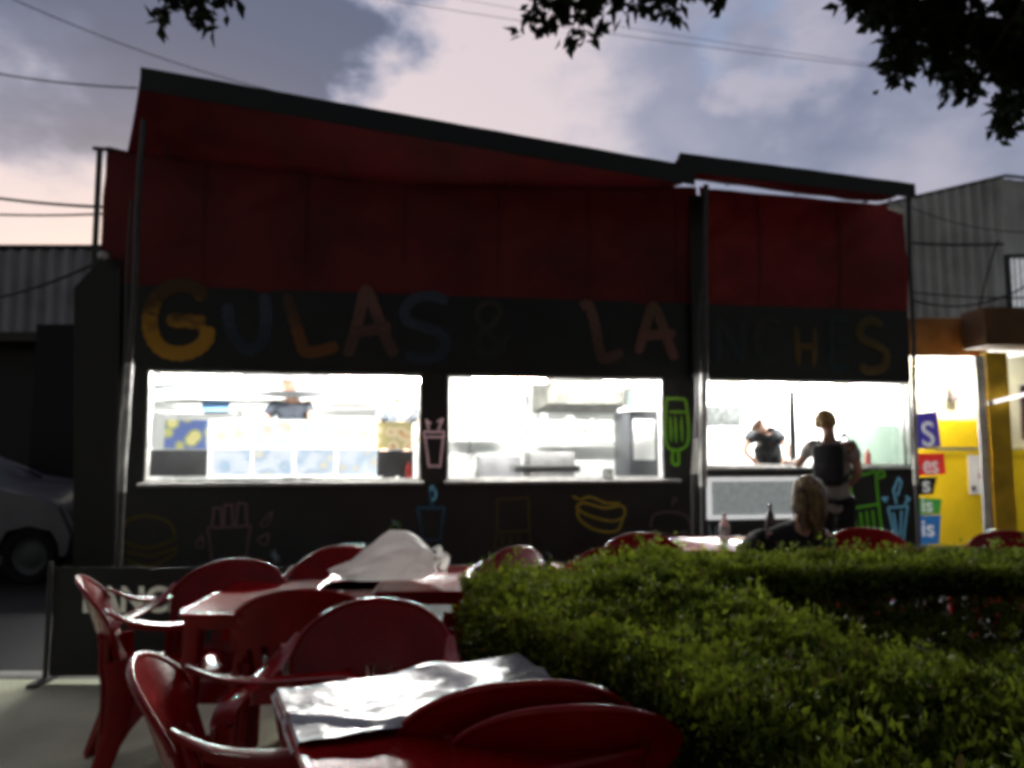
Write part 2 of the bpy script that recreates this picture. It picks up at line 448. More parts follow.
def make_table():
    t = thing('plastic_table', 'x', 'table')
    bm = BM()
    def rs(h, r, z, n=8):
        out = []
        for q, (cx, cy) in enumerate(((h-r, h-r), (-h+r, h-r), (-h+r, -h+r), (h-r, -h+r))):
            for k in range(n+1):
                a = PI/2*q+PI/2*k/n; out.append(bm.verts.new((cx+r*math.cos(a), cy+r*math.sin(a), z)))
        return out
    rings = [rs(.325, .03, .655), rs(.335, .035, .70), rs(.348, .045, .703), rs(.352, .05, .712), rs(.348, .05, .720), rs(.335, .04, .7205), rs(.330, .035, .717)]
    for a, b in zip(rings, rings[1:]):
        n = len(a)
        for k in range(n): bm.faces.new((a[k], a[(k+1) % n], b[(k+1) % n], b[k]))
    bm.faces.new(rings[-1])
    obj('tabletop', bm, RED, t)
    for sx in (-1, 1):
        for sy in (-1, 1):
            bm = BM()
            sweep(bm, [(sx*.295, sy*.295, .699), (sx*.305, sy*.305, .35), (sx*.325, sy*.325, 0)], [(.036, .036), (.030, .030), (.022, .022)], n=12, power=4, up=Vector((0, 1, 0)))
            obj('leg', bm, RED, t)
    return t
TB = make_table(); tb_used = [False]
def table(X, Y, rz, label):
    c = TB if not tb_used[0] else copy_tree(TB); tb_used[0] = True
    c.location = (X, Y, 0); c.rotation_euler = (0, 0, R(rz)); tag(c, label, 'table', 'square red plastic tables'); return c
T1 = (-.155, 1.80, 24)
table(*T1, 'square red table with a wrinkled silvery white cover, closest to viewer')
table(-.94, 3.23, 2, 'bare square red table with pale shine, before the lettered banner')
table(-.54, 3.66, 2, 'square red table carrying a crumpled white carrier bag')
table(1.42, 4.95, 6, 'square red table beyond the hedge with clear bottles on it')
table(2.95, 4.25, -8, 'square red table seen through the stems of the far hedge')

# wrinkled cover on the near table
bm = BM()
def cover(u, v):
    x = (u-.5)*.715; y = .357-.40*(1-v)-.012*math.sin(u*7)*(1-v)-.03*u*(1-v)
    q = Vector((x*3.2, y*3.2, .3)); n1 = noise.noise(q); n2 = noise.noise(Vector((x*7+5, y*9, 1.3)))
    z = .7235 + .006*(1-abs(n1)*2.2) + .003*(1-abs(n2)*2)
    # folds: a raised ridge towards the far right corner, creases from the left corner
    z += .020*math.exp(-((x-.12+.3*(y-.2))/.07)**2)*max(0, min(1, (y+.05)/.3))
    z += .012*math.exp(-((y-.45*x-.02)/.03)**2)+.009*math.exp(-((y+.7*x+.12)/.025)**2)
    z += .012*max(0, x/.35)*max(0, y/.35)
    e = max(abs(x), y)
    if e > .345: z -= .010+.9*(e-.345)
    return Vector((x, y, max(z, .7225) if e < .345 else z))
grid(bm, cover, 90, 90)
CLOTH = mat('silvery_vinyl', (.30, .31, .33), .27, .6, .3, 5, .35, 18, metal=.25)
c = obj('table_cover', bm, CLOTH, None, loc=(T1[0], T1[1], 0)); c.rotation_euler = (0, 0, R(T1[2]))
tag(c, 'wrinkled silvery white plastic cover lying on the nearest red table', 'table cover')

# crumpled carrier bag
bm = BM(); bmesh.ops.create_icosphere(bm, subdivisions=3, radius=1)
rr = random.Random(5)
for v in bm.verts:
    p = v.co.copy()
    f_ = 1+.11*rr.uniform(-1, 1)+.16*noise.noise(p*1.3+Vector((4, 1, 2)))
    x, y, z = p.x*.25*f_, p.y*.15*f_, p.z*.10*f_
    prof_ = .34+.66*math.exp(-(abs(p.x-.30)/.72)**3.2)            # low tail on the left, swollen right of the middle
    z = (z+.088)*prof_*1.22
    v.co = Vector((x, y, z))
bmesh.ops.subdivide_edges(bm, edges=bm.edges[:], cuts=2, use_grid_fill=True)
for v in bm.verts:
    n_ = noise.noise(v.co*38)*.5+.5-abs(noise.noise(v.co*21+Vector((2, 2, 2))))
    v.co += v.co.normalized()*.006*n_; v.co.z = max(v.co.z, .002)
sweep(bm, smooth_path([(.17, 0, .10), (.225, .01, .145), (.25, .0, .15), (.262, -.02, .11), (.235, -.02, .07)], 6), [(.026-.0006*i, .004) for i in range(25)], n=8)
sweep(bm, smooth_path([(.20, .03, .09), (.255, .04, .12), (.285, .02, .10), (.27, 0, .05)], 6), [(.020, .004)]*19, n=8)
sweep(bm, smooth_path([(.02, .02, .17), (.05, .03, .205), (.09, .02, .20), (.12, .0, .175)], 6), [(.022, .004)]*19, n=8)
BAG = mat('white_carrier_plastic', (.85, .85, .83), .28, .5, .10, 5, .6, 9, transl=.75)
b = obj('carrier_bag', bm, BAG, None, smooth=True, loc=(-.60, 3.60, .7205)); b.rotation_euler = (0, 0, R(-6))
tag(b, 'crumpled white plastic carrier bag lying on the middle red table', 'bag')

# bottles on the table beyond the hedge
GLS = mat('clear_bottle_plastic', (.75, .80, .82), .15, .5, .1, 5, trans=.75)
def bottle(x, y, z, h, r, m, capm, label, cat='bottle', body_m2=None):
    t = thing('bottle', label, cat, (x, y, z))
    bm = BM(); lathe(bm, [(r*.8, 0), (r, .01*h/.2), (r, .28*h), (r*.92, .34*h), (r, .40*h), (r, .62*h), (r*.75, .74*h), (r*.36, .86*h), (r*.34, .93*h)], n=20); obj('body', bm, m, t)
    bm = BM(); lathe(bm, [(r*.42, .925*h), (r*.42, h)], n=16); obj('cap', bm, capm, t)
    return t
p = at(725, 553, 4.8); bottle(p.x, 4.8, .7175, .21, .034, GLS, WHM, 'clear plastic bottle on the table beyond the hedge, left one')
BRN = mat('dark_bottle_glass', (.05, .05, .06), .2, .5, .2, 5)
p = at(771, 553, 4.8); bottle(p.x, 4.8, .7175, .27, .034, BRN, DKM, 'dark slim bottle on the table beyond the hedge, beside the woman')

# low lettered banner on the kerb
BAN = mat('banner_black', (.007, .007, .008), .5, .4, .4, 4, .2, 15)
LETW = mat('banner_letter_glow', (.85, .85, .72), .7, .3, .35, 14, emit=(.9, .9, .75), es=.09)  # small glow added so the letters read in dim light
pl = gh(78, 668, 0); z1 = .50
bx0 = (62-512)/FPX*4.40; bx1 = (338-512)/FPX*4.40
t = thing('lettered_banner', 'low black cloth banner with pale block letters LANCHES behind the chairs', 'banner', ((bx0+bx1)/2, 4.40, 0))
hw = (bx1-bx0)/2
bm = BM(); grid(bm, lambda u, v: Vector((-hw+2*hw*u, .012*math.sin(u*9+v*2)+.006*noise.noise(Vector((u*8, v*3, 0))), .03+.62*v)), 40, 10)
shell_sol(obj('cloth', bm, BAN, t), .004)
for s in (-1, 1):
    bm = BM(); sweep(bm, [(s*(hw+.02), 0, 0), (s*(hw+.02), 0, .68)], .014, n=10); box(bm, s*(hw+.02)-.03, s*(hw+.02)+.03, -.12, .12, 0.0, .02); obj('post', bm, DKM, t)
xa, za = (113-512)/FPX*4.4, CAM.z-(609-447)/FPX*4.4+.015
text_obj('lettering', 'LANCHES', .20, LETW, t, (xa-.118-(bx0+bx1)/2, -.022, za), bold=.006, sx=.94)

# ------------------------------------------------------------------ the snack stall
ST = thing('snack_stall', 'long black snack stall with red tarpaulin top and three bright serving hatches', 'food stall', ORG, ANG)
def q(px, py, off=0): s, h = fp(px, py, off); return s, h
SR = fp(913, 450)[0]
Hs = 2.97; WT = 2.12
aL, bL = fp(146, 430)[0], fp(421, 430)[0]
a2, b2 = fp(447, 430)[0], fp(663, 430)[0]
a3, b3 = fp(705, 430)[0], fp(911, 430)[0]
b3 = min(b3, SR-.03)
OP = [(aL, bL, 1.0, WT), (a2, b2, 1.0, WT), (a3, b3, 1.13, WT)]
bm = BM(); wall_open(bm, 0, SR, .12, Hs, OP, 0, .06)
obj('front_wall', bm, BLACKT, ST, smooth=False)
D = 2.35
bm = BM()
box(bm, .062, SR-.062, D, D+.06, .45, 2.5)                    # back wall inside
obj('back_wall', bm, INW, ST, smooth=False)
bm = BM(); box(bm, 0, .06, .062, D+.06, .12, 3.5); obj('side_wall', bm, SIGNB, ST, smooth=False); bm = BM(); box(bm, SR-.06, SR, .062, D+.06, .12, 3.5); obj('side_wall', bm, SIGNB, ST, smooth=False)
xd = (b2+a3)/2
for xa_, xb_ in ((.062, .075), (SR-.075, SR-.062), (xd-.03, xd+.03)):
    bm = BM(); box(bm, xa_, xb_, .065, D-.002, .45, 2.4); obj('inner_lining', bm, INW, ST, smooth=False)
bm = BM(); box(bm, .08, SR-.08, .065, D-.002, 2.405, 2.44); obj('ceiling', bm, INW, ST, smooth=False)
bm = BM(); box(bm, .065, SR-.065, .065, D-.002, .40, .445); obj('floor', bm, GREYD, ST, smooth=False)
# window frames and sills
for k, (a, b_, c, d) in enumerate(OP):
    bm = BM(); e = .022
    wall_open(bm, a-.0, b_+.0, c, d, [(a+e, b_-e, c+e, d-e)], -.012, .09)
    obj('hatch_frame', bm, WHM if k != 0 else POLE, ST, smooth=False)
    bm = BM(); box(bm, a-.03, b_+(.16 if k == 1 else .03), -.12, .10, c-.035, c-.003, bev=.006); obj('counter', bm, WHM, ST)
# red upper tarp, slightly slack
_K = [fp(108, 147), fp(127, 152), fp(400, 184), fp(702, 187), fp(709, 189), fp(905, 207)]
def hA(s):
    for (a, b), (c, d) in zip(_K, _K[1:]):
        if s <= c: return b+(d-b)*max(0, (s-a))/(c-a)
    return _K[-1][1]
def tarp(s0, s1, zb):
    bm = BM()
    def f(u, v):
        s = s0+(s1-s0)*u; zt = hA(s); z = zb+(zt-zb)*v
        y = -.012 - .05*math.sin(PI*v)*(1+.6*noise.noise(Vector((s*1.3, z, 2)))) - .030*noise.noise(Vector((s*1.7, z*4-s*2.2, 0))) - .014*abs(noise.noise(Vector((s*4-z*3, z*2, 7))))
        return Vector((s, y, z))
    grid(bm, f, 70, 24); return bm
sm = fp(700, 250)[0]
obj('tarpaulin', tarp(_K[0][0], sm-.03, Hs-.02), REDT, ST)
obj('tarpaulin', tarp(sm+.0, SR, Hs-.02), mat('red_tarp_lighter', (.20, .016, .018), .6, .3, .4, 1.3, .35, 3.5, transl=.15), ST)
bm = BM(); q0 = fp(690, 250, .1)[0]; q1 = fp(706, 250, .1)[0]; box(bm, q0, q1, -.115, -.095, WT-.0, 4.22); obj('joint_strip', bm, SIGNB, ST, smooth=False)
for s_m in [.9+1.02*k for k in range(8)]:
    if abs(s_m-sm) < .2: continue
    bm = BM(); pts = []
    for i in range(25):
        v = i/24*.985; zt = hA(s_m); z = Hs-.02+(zt-Hs+.02)*v
        y = -.012-.05*math.sin(PI*v)*(1+.6*noise.noise(Vector((s_m*1.3, z, 2)))) - .030*noise.noise(Vector((s_m*1.7, z*4-s_m*2.2, 0))) - .014*abs(noise.noise(Vector((s_m*4-z*3, z*2, 7))))
        pts.append((s_m, y-.006, z))
    sweep(bm, pts, [(.012, .002)]*len(pts), up=Vector((0, -1, 0)), n=6)
    obj('seam', bm, MATS['red_tarp'], ST)
# back of the upper part so that no light passes
bm = BM(); box(bm, .065, SR-.065, .5, .54, 2.6, 3.54); obj('light_block', bm, DKM, ST, smooth=False)
bm = BM(); sweep(bm, [(x_, .03, hA(x_)-.01) for x_ in [_K[0][0]+(sm-_K[0][0])*i/20 for i in range(20)]], .02, n=6); obj('rail', bm, DKM, ST)
# roof sheet behind
bm = BM(); box(bm, .0, SR, .56, D+.1, 3.55, 3.60); obj('roof', bm, DKM, ST, smooth=False)

# signboard and its lettering
bm = BM(); box(bm, .01, SR-.01, -.030, -.003, WT+.03, Hs+.005); SB = obj('signboard', bm, SIGNB, ST, smooth=False)
def strokes(bm, segs, fpx, wid, y=-.036, th=.010, straight=False):
    """segs: list of pixel polylines; drawn as thick brushed paint in the front plane"""
    for k, s_ in enumerate(segs):
        closed = s_[0] == s_[-1]
        if straight:
            s2 = []
            for A_, B_ in zip(s_, s_[1:]): s2 += [(A_[0]+(B_[0]-A_[0])*t_/4, A_[1]+(B_[1]-A_[1])*t_/4) for t_ in range(4)]
            s_ = s2+[s_[-1]]
        pts = []
        for (px, py) in s_:
            s, h = fpx(px, py); pts.append((s, y-.0006*k, h))
        pth = smooth_path(pts[:-1] if closed else pts, 7, closed) if len(pts) > 2 else [Vector(pts[0]).lerp(Vector(pts[1]), i/6) for i in range(7)]
        n = len(pth); rr = []
        for i in range(n):
            e = min(i, n-1-i) if not closed else 9
            f = (.35, .8, .97)[e] if e < 3 else 1
            rr.append((wid/2*f*(1+.08*math.sin(i*1.9+k)), th*(.5 if e == 0 and not closed else 1)))
        sweep(bm, pth, rr, up=Vector((0, -1, 0)), n=10)
def letter(segs, m, wid, name='letter'):
    bm = BM(); strokes(bm, segs, fp, wid); return obj(name, bm, m, SB)
P_ = lambda n, a, b_, e=0: mat_paint(n, srgb(*a), srgb(*b_), e)
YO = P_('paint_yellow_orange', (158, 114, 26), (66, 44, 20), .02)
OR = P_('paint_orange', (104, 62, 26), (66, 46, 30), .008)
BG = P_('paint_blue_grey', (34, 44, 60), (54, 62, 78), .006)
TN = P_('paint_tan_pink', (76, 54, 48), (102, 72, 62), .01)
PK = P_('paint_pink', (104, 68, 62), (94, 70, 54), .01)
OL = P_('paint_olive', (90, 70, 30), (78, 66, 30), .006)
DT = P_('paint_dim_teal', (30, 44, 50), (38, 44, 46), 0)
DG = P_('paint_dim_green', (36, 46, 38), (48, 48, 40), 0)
letter([[(206, 300), (196, 289), (180, 286), (164, 292), (154, 306), (151, 322), (154, 338), (164, 350), (180, 354), (196, 350), (207, 340), (208, 327)], [(207, 323), (192, 322), (168, 320)]], YO, .155)
letter([[(228, 304), (231, 326), (240, 344), (252, 350), (263, 341), (267, 320), (265, 294)]], BG, .13)
letter([[(287, 295), (294, 318), (301, 341), (306, 352), (322, 351), (338, 346)]], OR, .125)
letter([[(347, 357), (356, 330), (364, 296), (368, 293), (377, 315), (386, 338), (395, 356)], [(350, 332), (370, 331), (391, 326)]], TN, .125)
letter([[(447, 303), (434, 297), (416, 299), (405, 310), (408, 322), (424, 328), (440, 334), (446, 345), (438, 356), (420, 359), (405, 354)]], BG, .12)
letter([[(505, 352), (488, 334), (477, 318), (481, 306), (492, 303), (500, 311), (495, 322), (481, 333), (476, 345), (484, 354), (497, 350), (508, 334)]], DG, .07)
letter([[(580, 308), (588, 306), (594, 326), (599, 352), (604, 359), (622, 352)]], TN, .12)
letter([[(637, 354), (646, 322), (652, 307), (660, 322), (668, 345), (674, 360)], [(642, 336), (658, 335), (674, 334)]], PK, .12)
letter([[(716, 362), (716, 322), (728, 340), (740, 360), (740, 322)]], DT, .10)
letter([[(778, 326), (766, 320), (756, 328), (754, 344), (760, 358), (774, 361)]], DG, .10)
letter([[(794, 326), (797, 366)], [(813, 328), (812, 367)], [(797, 347), (812, 347)]], OL, .085)
letter([[(845, 322), (829, 322), (829, 345), (830, 366), (846, 366)], [(831, 344), (843, 344)]], DT, .09)
letter([[(880, 326), (868, 321), (858, 328), (860, 339), (873, 345), (884, 354), (882, 367), (868, 371), (858, 366)]], OL, .11)

# painted drawings on the front
def drawing(name, segs, m, wid, label, off=0.0):
    bm = BM(); strokes(bm, segs, lambda a, b_: fp(a, b_), wid, y=-.006, th=.004, straight=name in ('painted_fries', 'painted_chip_box', 'painted_soda', 'painted_milkshake', 'painted_iced_drink', 'painted_ice_lolly'))
    o = obj(name, bm, m, ST); o['label'] = label; return o
def oval(cx, cy, rx, ry, n=12): 
    l = [(cx+rx*math.cos(2*PI*k/n), cy+ry*math.sin(2*PI*k/n)) for k in range(n)]; return l+[l[0]]
NG = P_('paint_green_glow', (120, 200, 40), (140, 200, 56), .09)  # green glows a little to look lit
NG2 = P_('paint_green_glow_dim', (96, 176, 40), (104, 180, 50), .1)
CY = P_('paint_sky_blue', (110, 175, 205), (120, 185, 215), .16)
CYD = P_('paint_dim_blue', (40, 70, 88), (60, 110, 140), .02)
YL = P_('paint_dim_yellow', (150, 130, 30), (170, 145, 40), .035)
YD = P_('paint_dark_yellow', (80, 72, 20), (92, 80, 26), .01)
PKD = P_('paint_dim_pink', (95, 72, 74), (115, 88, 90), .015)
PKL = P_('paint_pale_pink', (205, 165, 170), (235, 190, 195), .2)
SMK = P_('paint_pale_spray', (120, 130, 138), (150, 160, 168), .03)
drawing('painted_burger', [[(122, 536), (126, 522), (146, 516), (168, 522), (176, 536)], [(120, 540), (148, 548), (178, 538)], [(122, 550), (150, 556), (176, 548)], [(124, 558), (148, 566), (172, 556), (176, 546)]], YD, .035, 'dim yellow painted burger outline')
drawing('painted_fries', [[(208, 528), (212, 560), (246, 560), (250, 526), (208, 528)], [(212, 526), (214, 508), (221, 508), (222, 526)], [(224, 526), (225, 505), (232, 505), (233, 526)], [(236, 526), (238, 503), (246, 504), (247, 526)]], PKD, .028, 'dull pink painted box of chips')
for q_ in ([(262, 522), (272, 512), (268, 524), (262, 526), (262, 522)], [(196, 545), (202, 536), (203, 547), (196, 545)], [(258, 540), (268, 534), (266, 545), (258, 540)]): drawing('painted_drop', [q_], PKD, .022, 'dull pink painted drop')
drawing('splash_and_glint', [[(270, 556), (280, 556)], [(275, 549), (275, 564)], [(271, 551), (280, 562)], [(392, 520), (398, 526)], [(545, 552), (552, 556)]], SMK, .018, 'pale splash flecks and a painted star glint')  # star of strokes paints a light glint; the others are flecks
drawing('painted_leaf', [[(388, 532), (396, 522), (400, 528), (390, 536), (388, 532)]], P_('paint_leaf_green', (70, 120, 50), (80, 130, 50), .03), .02, 'green painted leaf')
drawing('painted_soda', [[(418, 508), (423, 540), (440, 540), (444, 508), (418, 508)], [(432, 506), (430, 492), (436, 487)]], CYD, .03, 'dim blue painted soda cup')
drawing('painted_straw_drop', [[(432, 486), (430, 494), (433, 500), (436, 494), (432, 486)]], CY, .02, 'light blue painted drop')
drawing('painted_milkshake', [[(424, 432), (429, 466), (440, 466), (444, 432), (424, 432)], [(426, 437), (443, 437)], [(429, 430), (426, 420), (431, 424)], [(438, 430), (443, 419), (437, 422)]], PKL, .022, 'pale pink painted milkshake cup')
drawing('painted_popsicle', [[(666, 402), (670, 399), (680, 399), (686, 404), (687, 444), (667, 446), (666, 402)], [(670, 416), (671, 442)], [(675, 416), (676, 443)], [(681, 416), (682, 442)], [(668, 412), (686, 412)], [(673, 448), (672, 462), (678, 464), (678, 450)]], NG, .03, 'bright green painted ice lolly')
drawing('painted_chip_box', [[(497, 532), (497, 500), (528, 498), (530, 546), (494, 548), (497, 532)], [(496, 532), (530, 531)], [(502, 534), (502, 545)], [(510, 534), (510, 545)], [(518, 534), (518, 545)]], YD, .022, 'dark yellow painted chip box')
drawing('painted_hotdog', [[(577, 508), (584, 503), (604, 508), (622, 506), (624, 516), (612, 521), (590, 516), (577, 508)], [(577, 510), (580, 520), (596, 530), (616, 531), (623, 518)], [(580, 500), (590, 497), (606, 503), (620, 503)], [(572, 496), (580, 500)]], YL, .026, 'yellow painted hot dog outline')
drawing('painted_hamburger', [[(650, 528), (654, 515), (670, 512), (686, 516), (690, 528)], [(650, 530), (670, 534), (690, 530)], [(651, 536), (670, 540), (688, 537)], [(653, 541), (668, 547), (686, 542)], [(672, 506), (674, 498), (677, 502)]], PKD, .022, 'dull pink painted hamburger outline')
drawing('painted_spray', [[(712, 548), (700, 530)], [(712, 548), (692, 540)], [(713, 548), (708, 524)], [(714, 548), (716, 526)], [(715, 548), (724, 530)], [(716, 548), (728, 540)]], SMK, .028, 'pale painted spray of drink')
drawing('painted_ice_lolly', [[(849, 478), (875, 472), (881, 531), (857, 535), (849, 478)], [(855, 508), (878, 504)], [(860, 512), (862, 531)], [(866, 511), (868, 530)], [(872, 510), (874, 529)], [(877, 474), (882, 468), (884, 476), (878, 478)]], NG2, .032, 'green painted lolly right of the customer')
drawing('painted_iced_drink', [[(888, 508), (895, 540), (903, 540), (907, 506), (888, 508)], [(893, 512), (897, 536)], [(901, 510), (900, 536)], [(896, 504), (893, 490), (898, 478), (901, 482), (897, 496)], [(886, 502), (882, 498), (888, 498)], [(904, 503), (909, 499), (905, 496)]], CY, .026, 'light blue painted iced drink with drops')

# grey menu panel with white frame, folded below the right-hand counter
p0 = fp(708, 480); p1 = fp(798, 515)
bm = BM(); box(bm, p0[0], p1[0], -.05, -.012, p1[1], p0[1]); MP = obj('menu_panel', bm, mat('panel_grey_glow', (.42, .44, .44), .5, .4, .3, 16, emit=(.9, 1, 1), es=.17), ST, smooth=False)  # emission stands in for light falling on the board
MP['label'] = 'grey framed board under the right-hand counter'
bm = BM(); wall_open(bm, p0[0]-.03, p1[0]+.03, p1[1]-.03, p0[1]+.03, [(p0[0]+.012, p1[0]-.012, p1[1]+.012, p0[1]-.012)], -.062, -.010)
obj('frame', bm, mat('frame_white_glow', (.75, .75, .73), .45, emit=(1, 1, 1), es=.55), MP, smooth=False)  # frame glow added in place of falling light

# interior fittings (parts of the stall)
def ib(name, px0, py0, px1, py1, y0, dep, m, parent=ST, bev=.0, label=None):
    """box inside the stall whose front face, y0 behind the wall, spans the sighted rectangle"""
    s0, h1 = fp(px0, py0, -y0); s1, h0 = fp(px1, py1, -y0)
    bm = BM(); box(bm, s0, s1, y0, y0+dep, h0, h1, bev=bev); o = obj(name, bm, m, parent, smooth=bev > 0)
    if label: o['label'] = label
    return o
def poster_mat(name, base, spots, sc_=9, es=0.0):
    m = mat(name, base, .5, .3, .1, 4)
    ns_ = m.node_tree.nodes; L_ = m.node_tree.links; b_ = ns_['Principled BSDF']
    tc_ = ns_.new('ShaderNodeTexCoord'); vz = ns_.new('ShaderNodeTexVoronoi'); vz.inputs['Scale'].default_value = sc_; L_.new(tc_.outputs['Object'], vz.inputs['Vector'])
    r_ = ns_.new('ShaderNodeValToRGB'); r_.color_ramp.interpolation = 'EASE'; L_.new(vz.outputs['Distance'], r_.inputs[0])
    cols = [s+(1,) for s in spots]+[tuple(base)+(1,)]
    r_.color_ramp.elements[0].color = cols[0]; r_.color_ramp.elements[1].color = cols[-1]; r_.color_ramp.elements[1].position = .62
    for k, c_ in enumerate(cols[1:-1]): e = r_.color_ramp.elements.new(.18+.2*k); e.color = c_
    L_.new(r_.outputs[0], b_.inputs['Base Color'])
    if es: L_.new(r_.outputs[0], b_.inputs['Emission Color']); b_.inputs['Emission Strength'].default_value = es  # added glow makes posters and cards look lit
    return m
ib('shelf', 146, 408, 236, 414, .9, .3, STEEL)
ib('overhead_cupboard', 150, 402, 300, 392, .95, .3, INW)
ib('overhead_rail', 165, 396, 400, 392, .7, .04, GREYD)
ib('blue_box', 202, 401, 229, 411, .86, .02, mat('box_blue', (.05, .13, .25), .5))
ib('wall_panel', 148, 450, 206, 476, .5, .03, mat('side_grey', (.05, .052, .055), .4, metal=.2))
o = ib('food_poster', 165, 420, 206, 449, .28, .012, poster_mat('poster_burgers', (.10, .14, .32), [(.62, .48, .05), (.70, .62, .30), (.40, .42, .16)], 7, .9)); o['label'] = 'blue and yellow burger poster'
o = ib('food_poster', 377, 422, 412, 449, .28, .012, poster_mat('poster_breads', (.42, .36, .16), [(.22, .10, .04), (.50, .34, .16), (.60, .52, .36)], 8, .7)); o['label'] = 'brown poster with bread rolls'
ib('side_cabinet', 377, 451, 413, 476, .3, .3, mat('cab_grey', (.04, .042, .045), .5))
for k in range(4): ib('menu_card', 212+k*42, 421, 250+k*42, 447, .20, .010, poster_mat('menu_card_%d' % k, (.75, .78, .8), [(.7, .50, .25), (.8, .75, .6), (.75, .78, .8)], 6+k, 1.15), label='food photo card with added glow')
for k in range(4): ib('menu_card', 212+k*42, 449, 250+k*42, 475, .20, .010, poster_mat('menu_card_%d' % (k+4), (.72, .78, .85), [(.65, .42, .12), (.8, .75, .6), (.45, .58, .72)], 5+k, 1.0), label='food photo card with added glow')
ib('glow_backing', 209, 419, 376, 477, .218, .01, mat('backing_glow', (.8, .8, .8), .5, emit=(1, 1, .97), es=1.3))  # glowing sheet added to fill the gaps between cards with light
# hatch 2: range hood, partition, fridge
s0, h0 = fp(548, 384, -1.4); s1, h1 = fp(624, 404, -1.4)
bm = BM()
M4 = [(s0, 1.35, h0+.05), (s1, 1.35, h0+.05), (s1+.1, 1.95, h0+.05), (s0-.1, 1.95, h0+.05), (s0, 1.4, h1), (s1, 1.4, h1), (s1+.1, 1.95, h1-.1), (s0-.1, 1.95, h1-.1)]
vv = [bm.verts.new(c_) for c_ in M4]
for f_ in ((0, 1, 2, 3), (7, 6, 5, 4), (0, 4, 5, 1), (1, 5, 6, 2), (2, 6, 7, 3), (3, 7, 4, 0)): bm.faces.new([vv[i] for i in f_])
obj('range_hood', bm, mat('sooty_steel', (.16, .16, .14), .5, .4, .6, 6), ST, smooth=False)
bm = BM(); wa_, ha_ = fp(510, 395, -1.8); wb_, hb_ = fp(529, 434, -1.8)
wall_open(bm, wa_, wb_, hb_, ha_, [(wa_+.03, wb_-.03, hb_+.03, ha_-.03)], 1.8, 1.84); obj('wall_frame', bm, mat('frame_grey', (.10, .10, .11), .5), ST, smooth=False)
s0, h1 = fp(629, 411, -.5); s1, h0 = fp(659, 470, -.5)
bm = BM(); box(bm, s0, s1, .5, 1.1, .45, h1, bev=.01); FR = obj('fridge', bm, mat('fridge_grey', (.045, .048, .055), .4), ST)
bm = BM(); box(bm, s0+.05, s1-.05, .485, .499, h0+.12, h1-.10, bev=.004); obj('fridge_window', bm, INW, FR)
ib('fridge_top_box', 636, 390, 660, 408, .6, .3, mat('teal_box', (.10, .15, .15), .5))
ib('upper_shelf', 628, 407, 664, 411, .48, .4, INW)
bm = BM(); s0, h0 = fp(470, 382, -.4); s1, h1 = fp(471, 462, -.4); sweep(bm, [(s0, .4, h0+.05), (s0, .4, h1)], .008, n=8)
for k in range(4): sweep(bm, [(s0-.02+.02*k, .4, h1+.03*k-.05), (s0-.03+.03*k, .39, h1+.10), (s0, .4, h1+.12)], .008, n=6)
obj('hanging_cord', bm, GREYD, ST)
ib('griddle', 515, 466, 580, 472, .30, .35, mat('griddle_grey', (.06, .06, .06), .4))
for k, (px, w_) in enumerate(((458, 7), (482, 9), (500, 6), (540, 8), (566, 9), (590, 7))):
    ib('hanging_pan', px, 412+3*(k % 3), px+w_, 424+4*(k % 2), 1.9, .05, mat('pan_grey_%d' % (k % 3), (.30+.08*(k % 3),)*3, .4, metal=.3), bev=.02)
ib('wall_shelf', 452, 437, 505, 440, 1.9, .3, STEEL); ib('wall_shelf', 540, 442, 622, 445, 1.9, .3, STEEL)
ib('fryer', 530, 452, 575, 478, 1.5, .5, mat('fryer_steel', (.22, .22, .22), .35, metal=.5), bev=.01)
ib('stove', 480, 456, 522, 480, 1.5, .5, mat('stove_dark', (.16, .16, .17), .4), bev=.01)
ib('cupboard_door', 246, 386, 268, 400, 1.6, .03, STEEL); ib('cupboard_door', 340, 386, 372, 402, 1.6, .03, mat('cup_grey', (.28, .28, .27), .5))
ib('extractor_pipe', 330, 403, 416, 408, 1.8, .15, mat('pipe_grey', (.20, .20, .19), .5))
ib('spice_rack', 150, 384, 200, 389, 1.2, .2, GREYD)
# hatch 3
ib('wall_shelf', 712, 398, 745, 401, 1.6, .25, STEEL); ib('door_frame', 768, 392, 771, 455, 1.8, .05, mat('doorframe_grey', (.3, .3, .3), .5))
ib('wall_shelf', 862, 404, 900, 407, 1.7, .25, STEEL); ib('bread_crate', 866, 392, 892, 403, 1.7, .2, mat('crate_amber', (.55, .36, .12), .6), bev=.01)
ib('yellow_sign', 722, 383, 746, 391, .9, .02, mat('yel_sign', (.22, .16, .02), .5))
ib('wall_picture', 706, 405, 742, 427, 1.2, .02, mat('pic_grey', (.075, .085, .085), .5, .3, .5, 16))
ib('partition_post', 790, 391, 797, 462, .12, .05, mat('post_dark', (.02, .02, .022), .5))
ib('cable', 774, 384, 775, 440, .8, .01, GREYD)
ib('orange_bracket', 834, 381, 852, 386, .5, .03, mat('orange_br', (.30, .14, .02), .5))
GL = bpy.data.materials.new('counter_glass'); GL.use_nodes = True
n_ = GL.node_tree.nodes; l_ = GL.node_tree.links; tr = n_.new('ShaderNodeBsdfTransparent'); tr.inputs[0].default_value = (.40, .46, .42, 1)
gl = n_.new('ShaderNodeBsdfGlossy'); gl.inputs['Roughness'].default_value = .08; mx = n_.new('ShaderNodeMixShader'); mx.inputs[0].default_value = .08
l_.new(tr.outputs[0], mx.inputs[1]); l_.new(gl.outputs[0], mx.inputs[2]); l_.new(mx.outputs[0], n_['Material Output'].inputs['Surface'])
ib('counter_glass', 848, 424, 908, 464, .15, .008, GL)

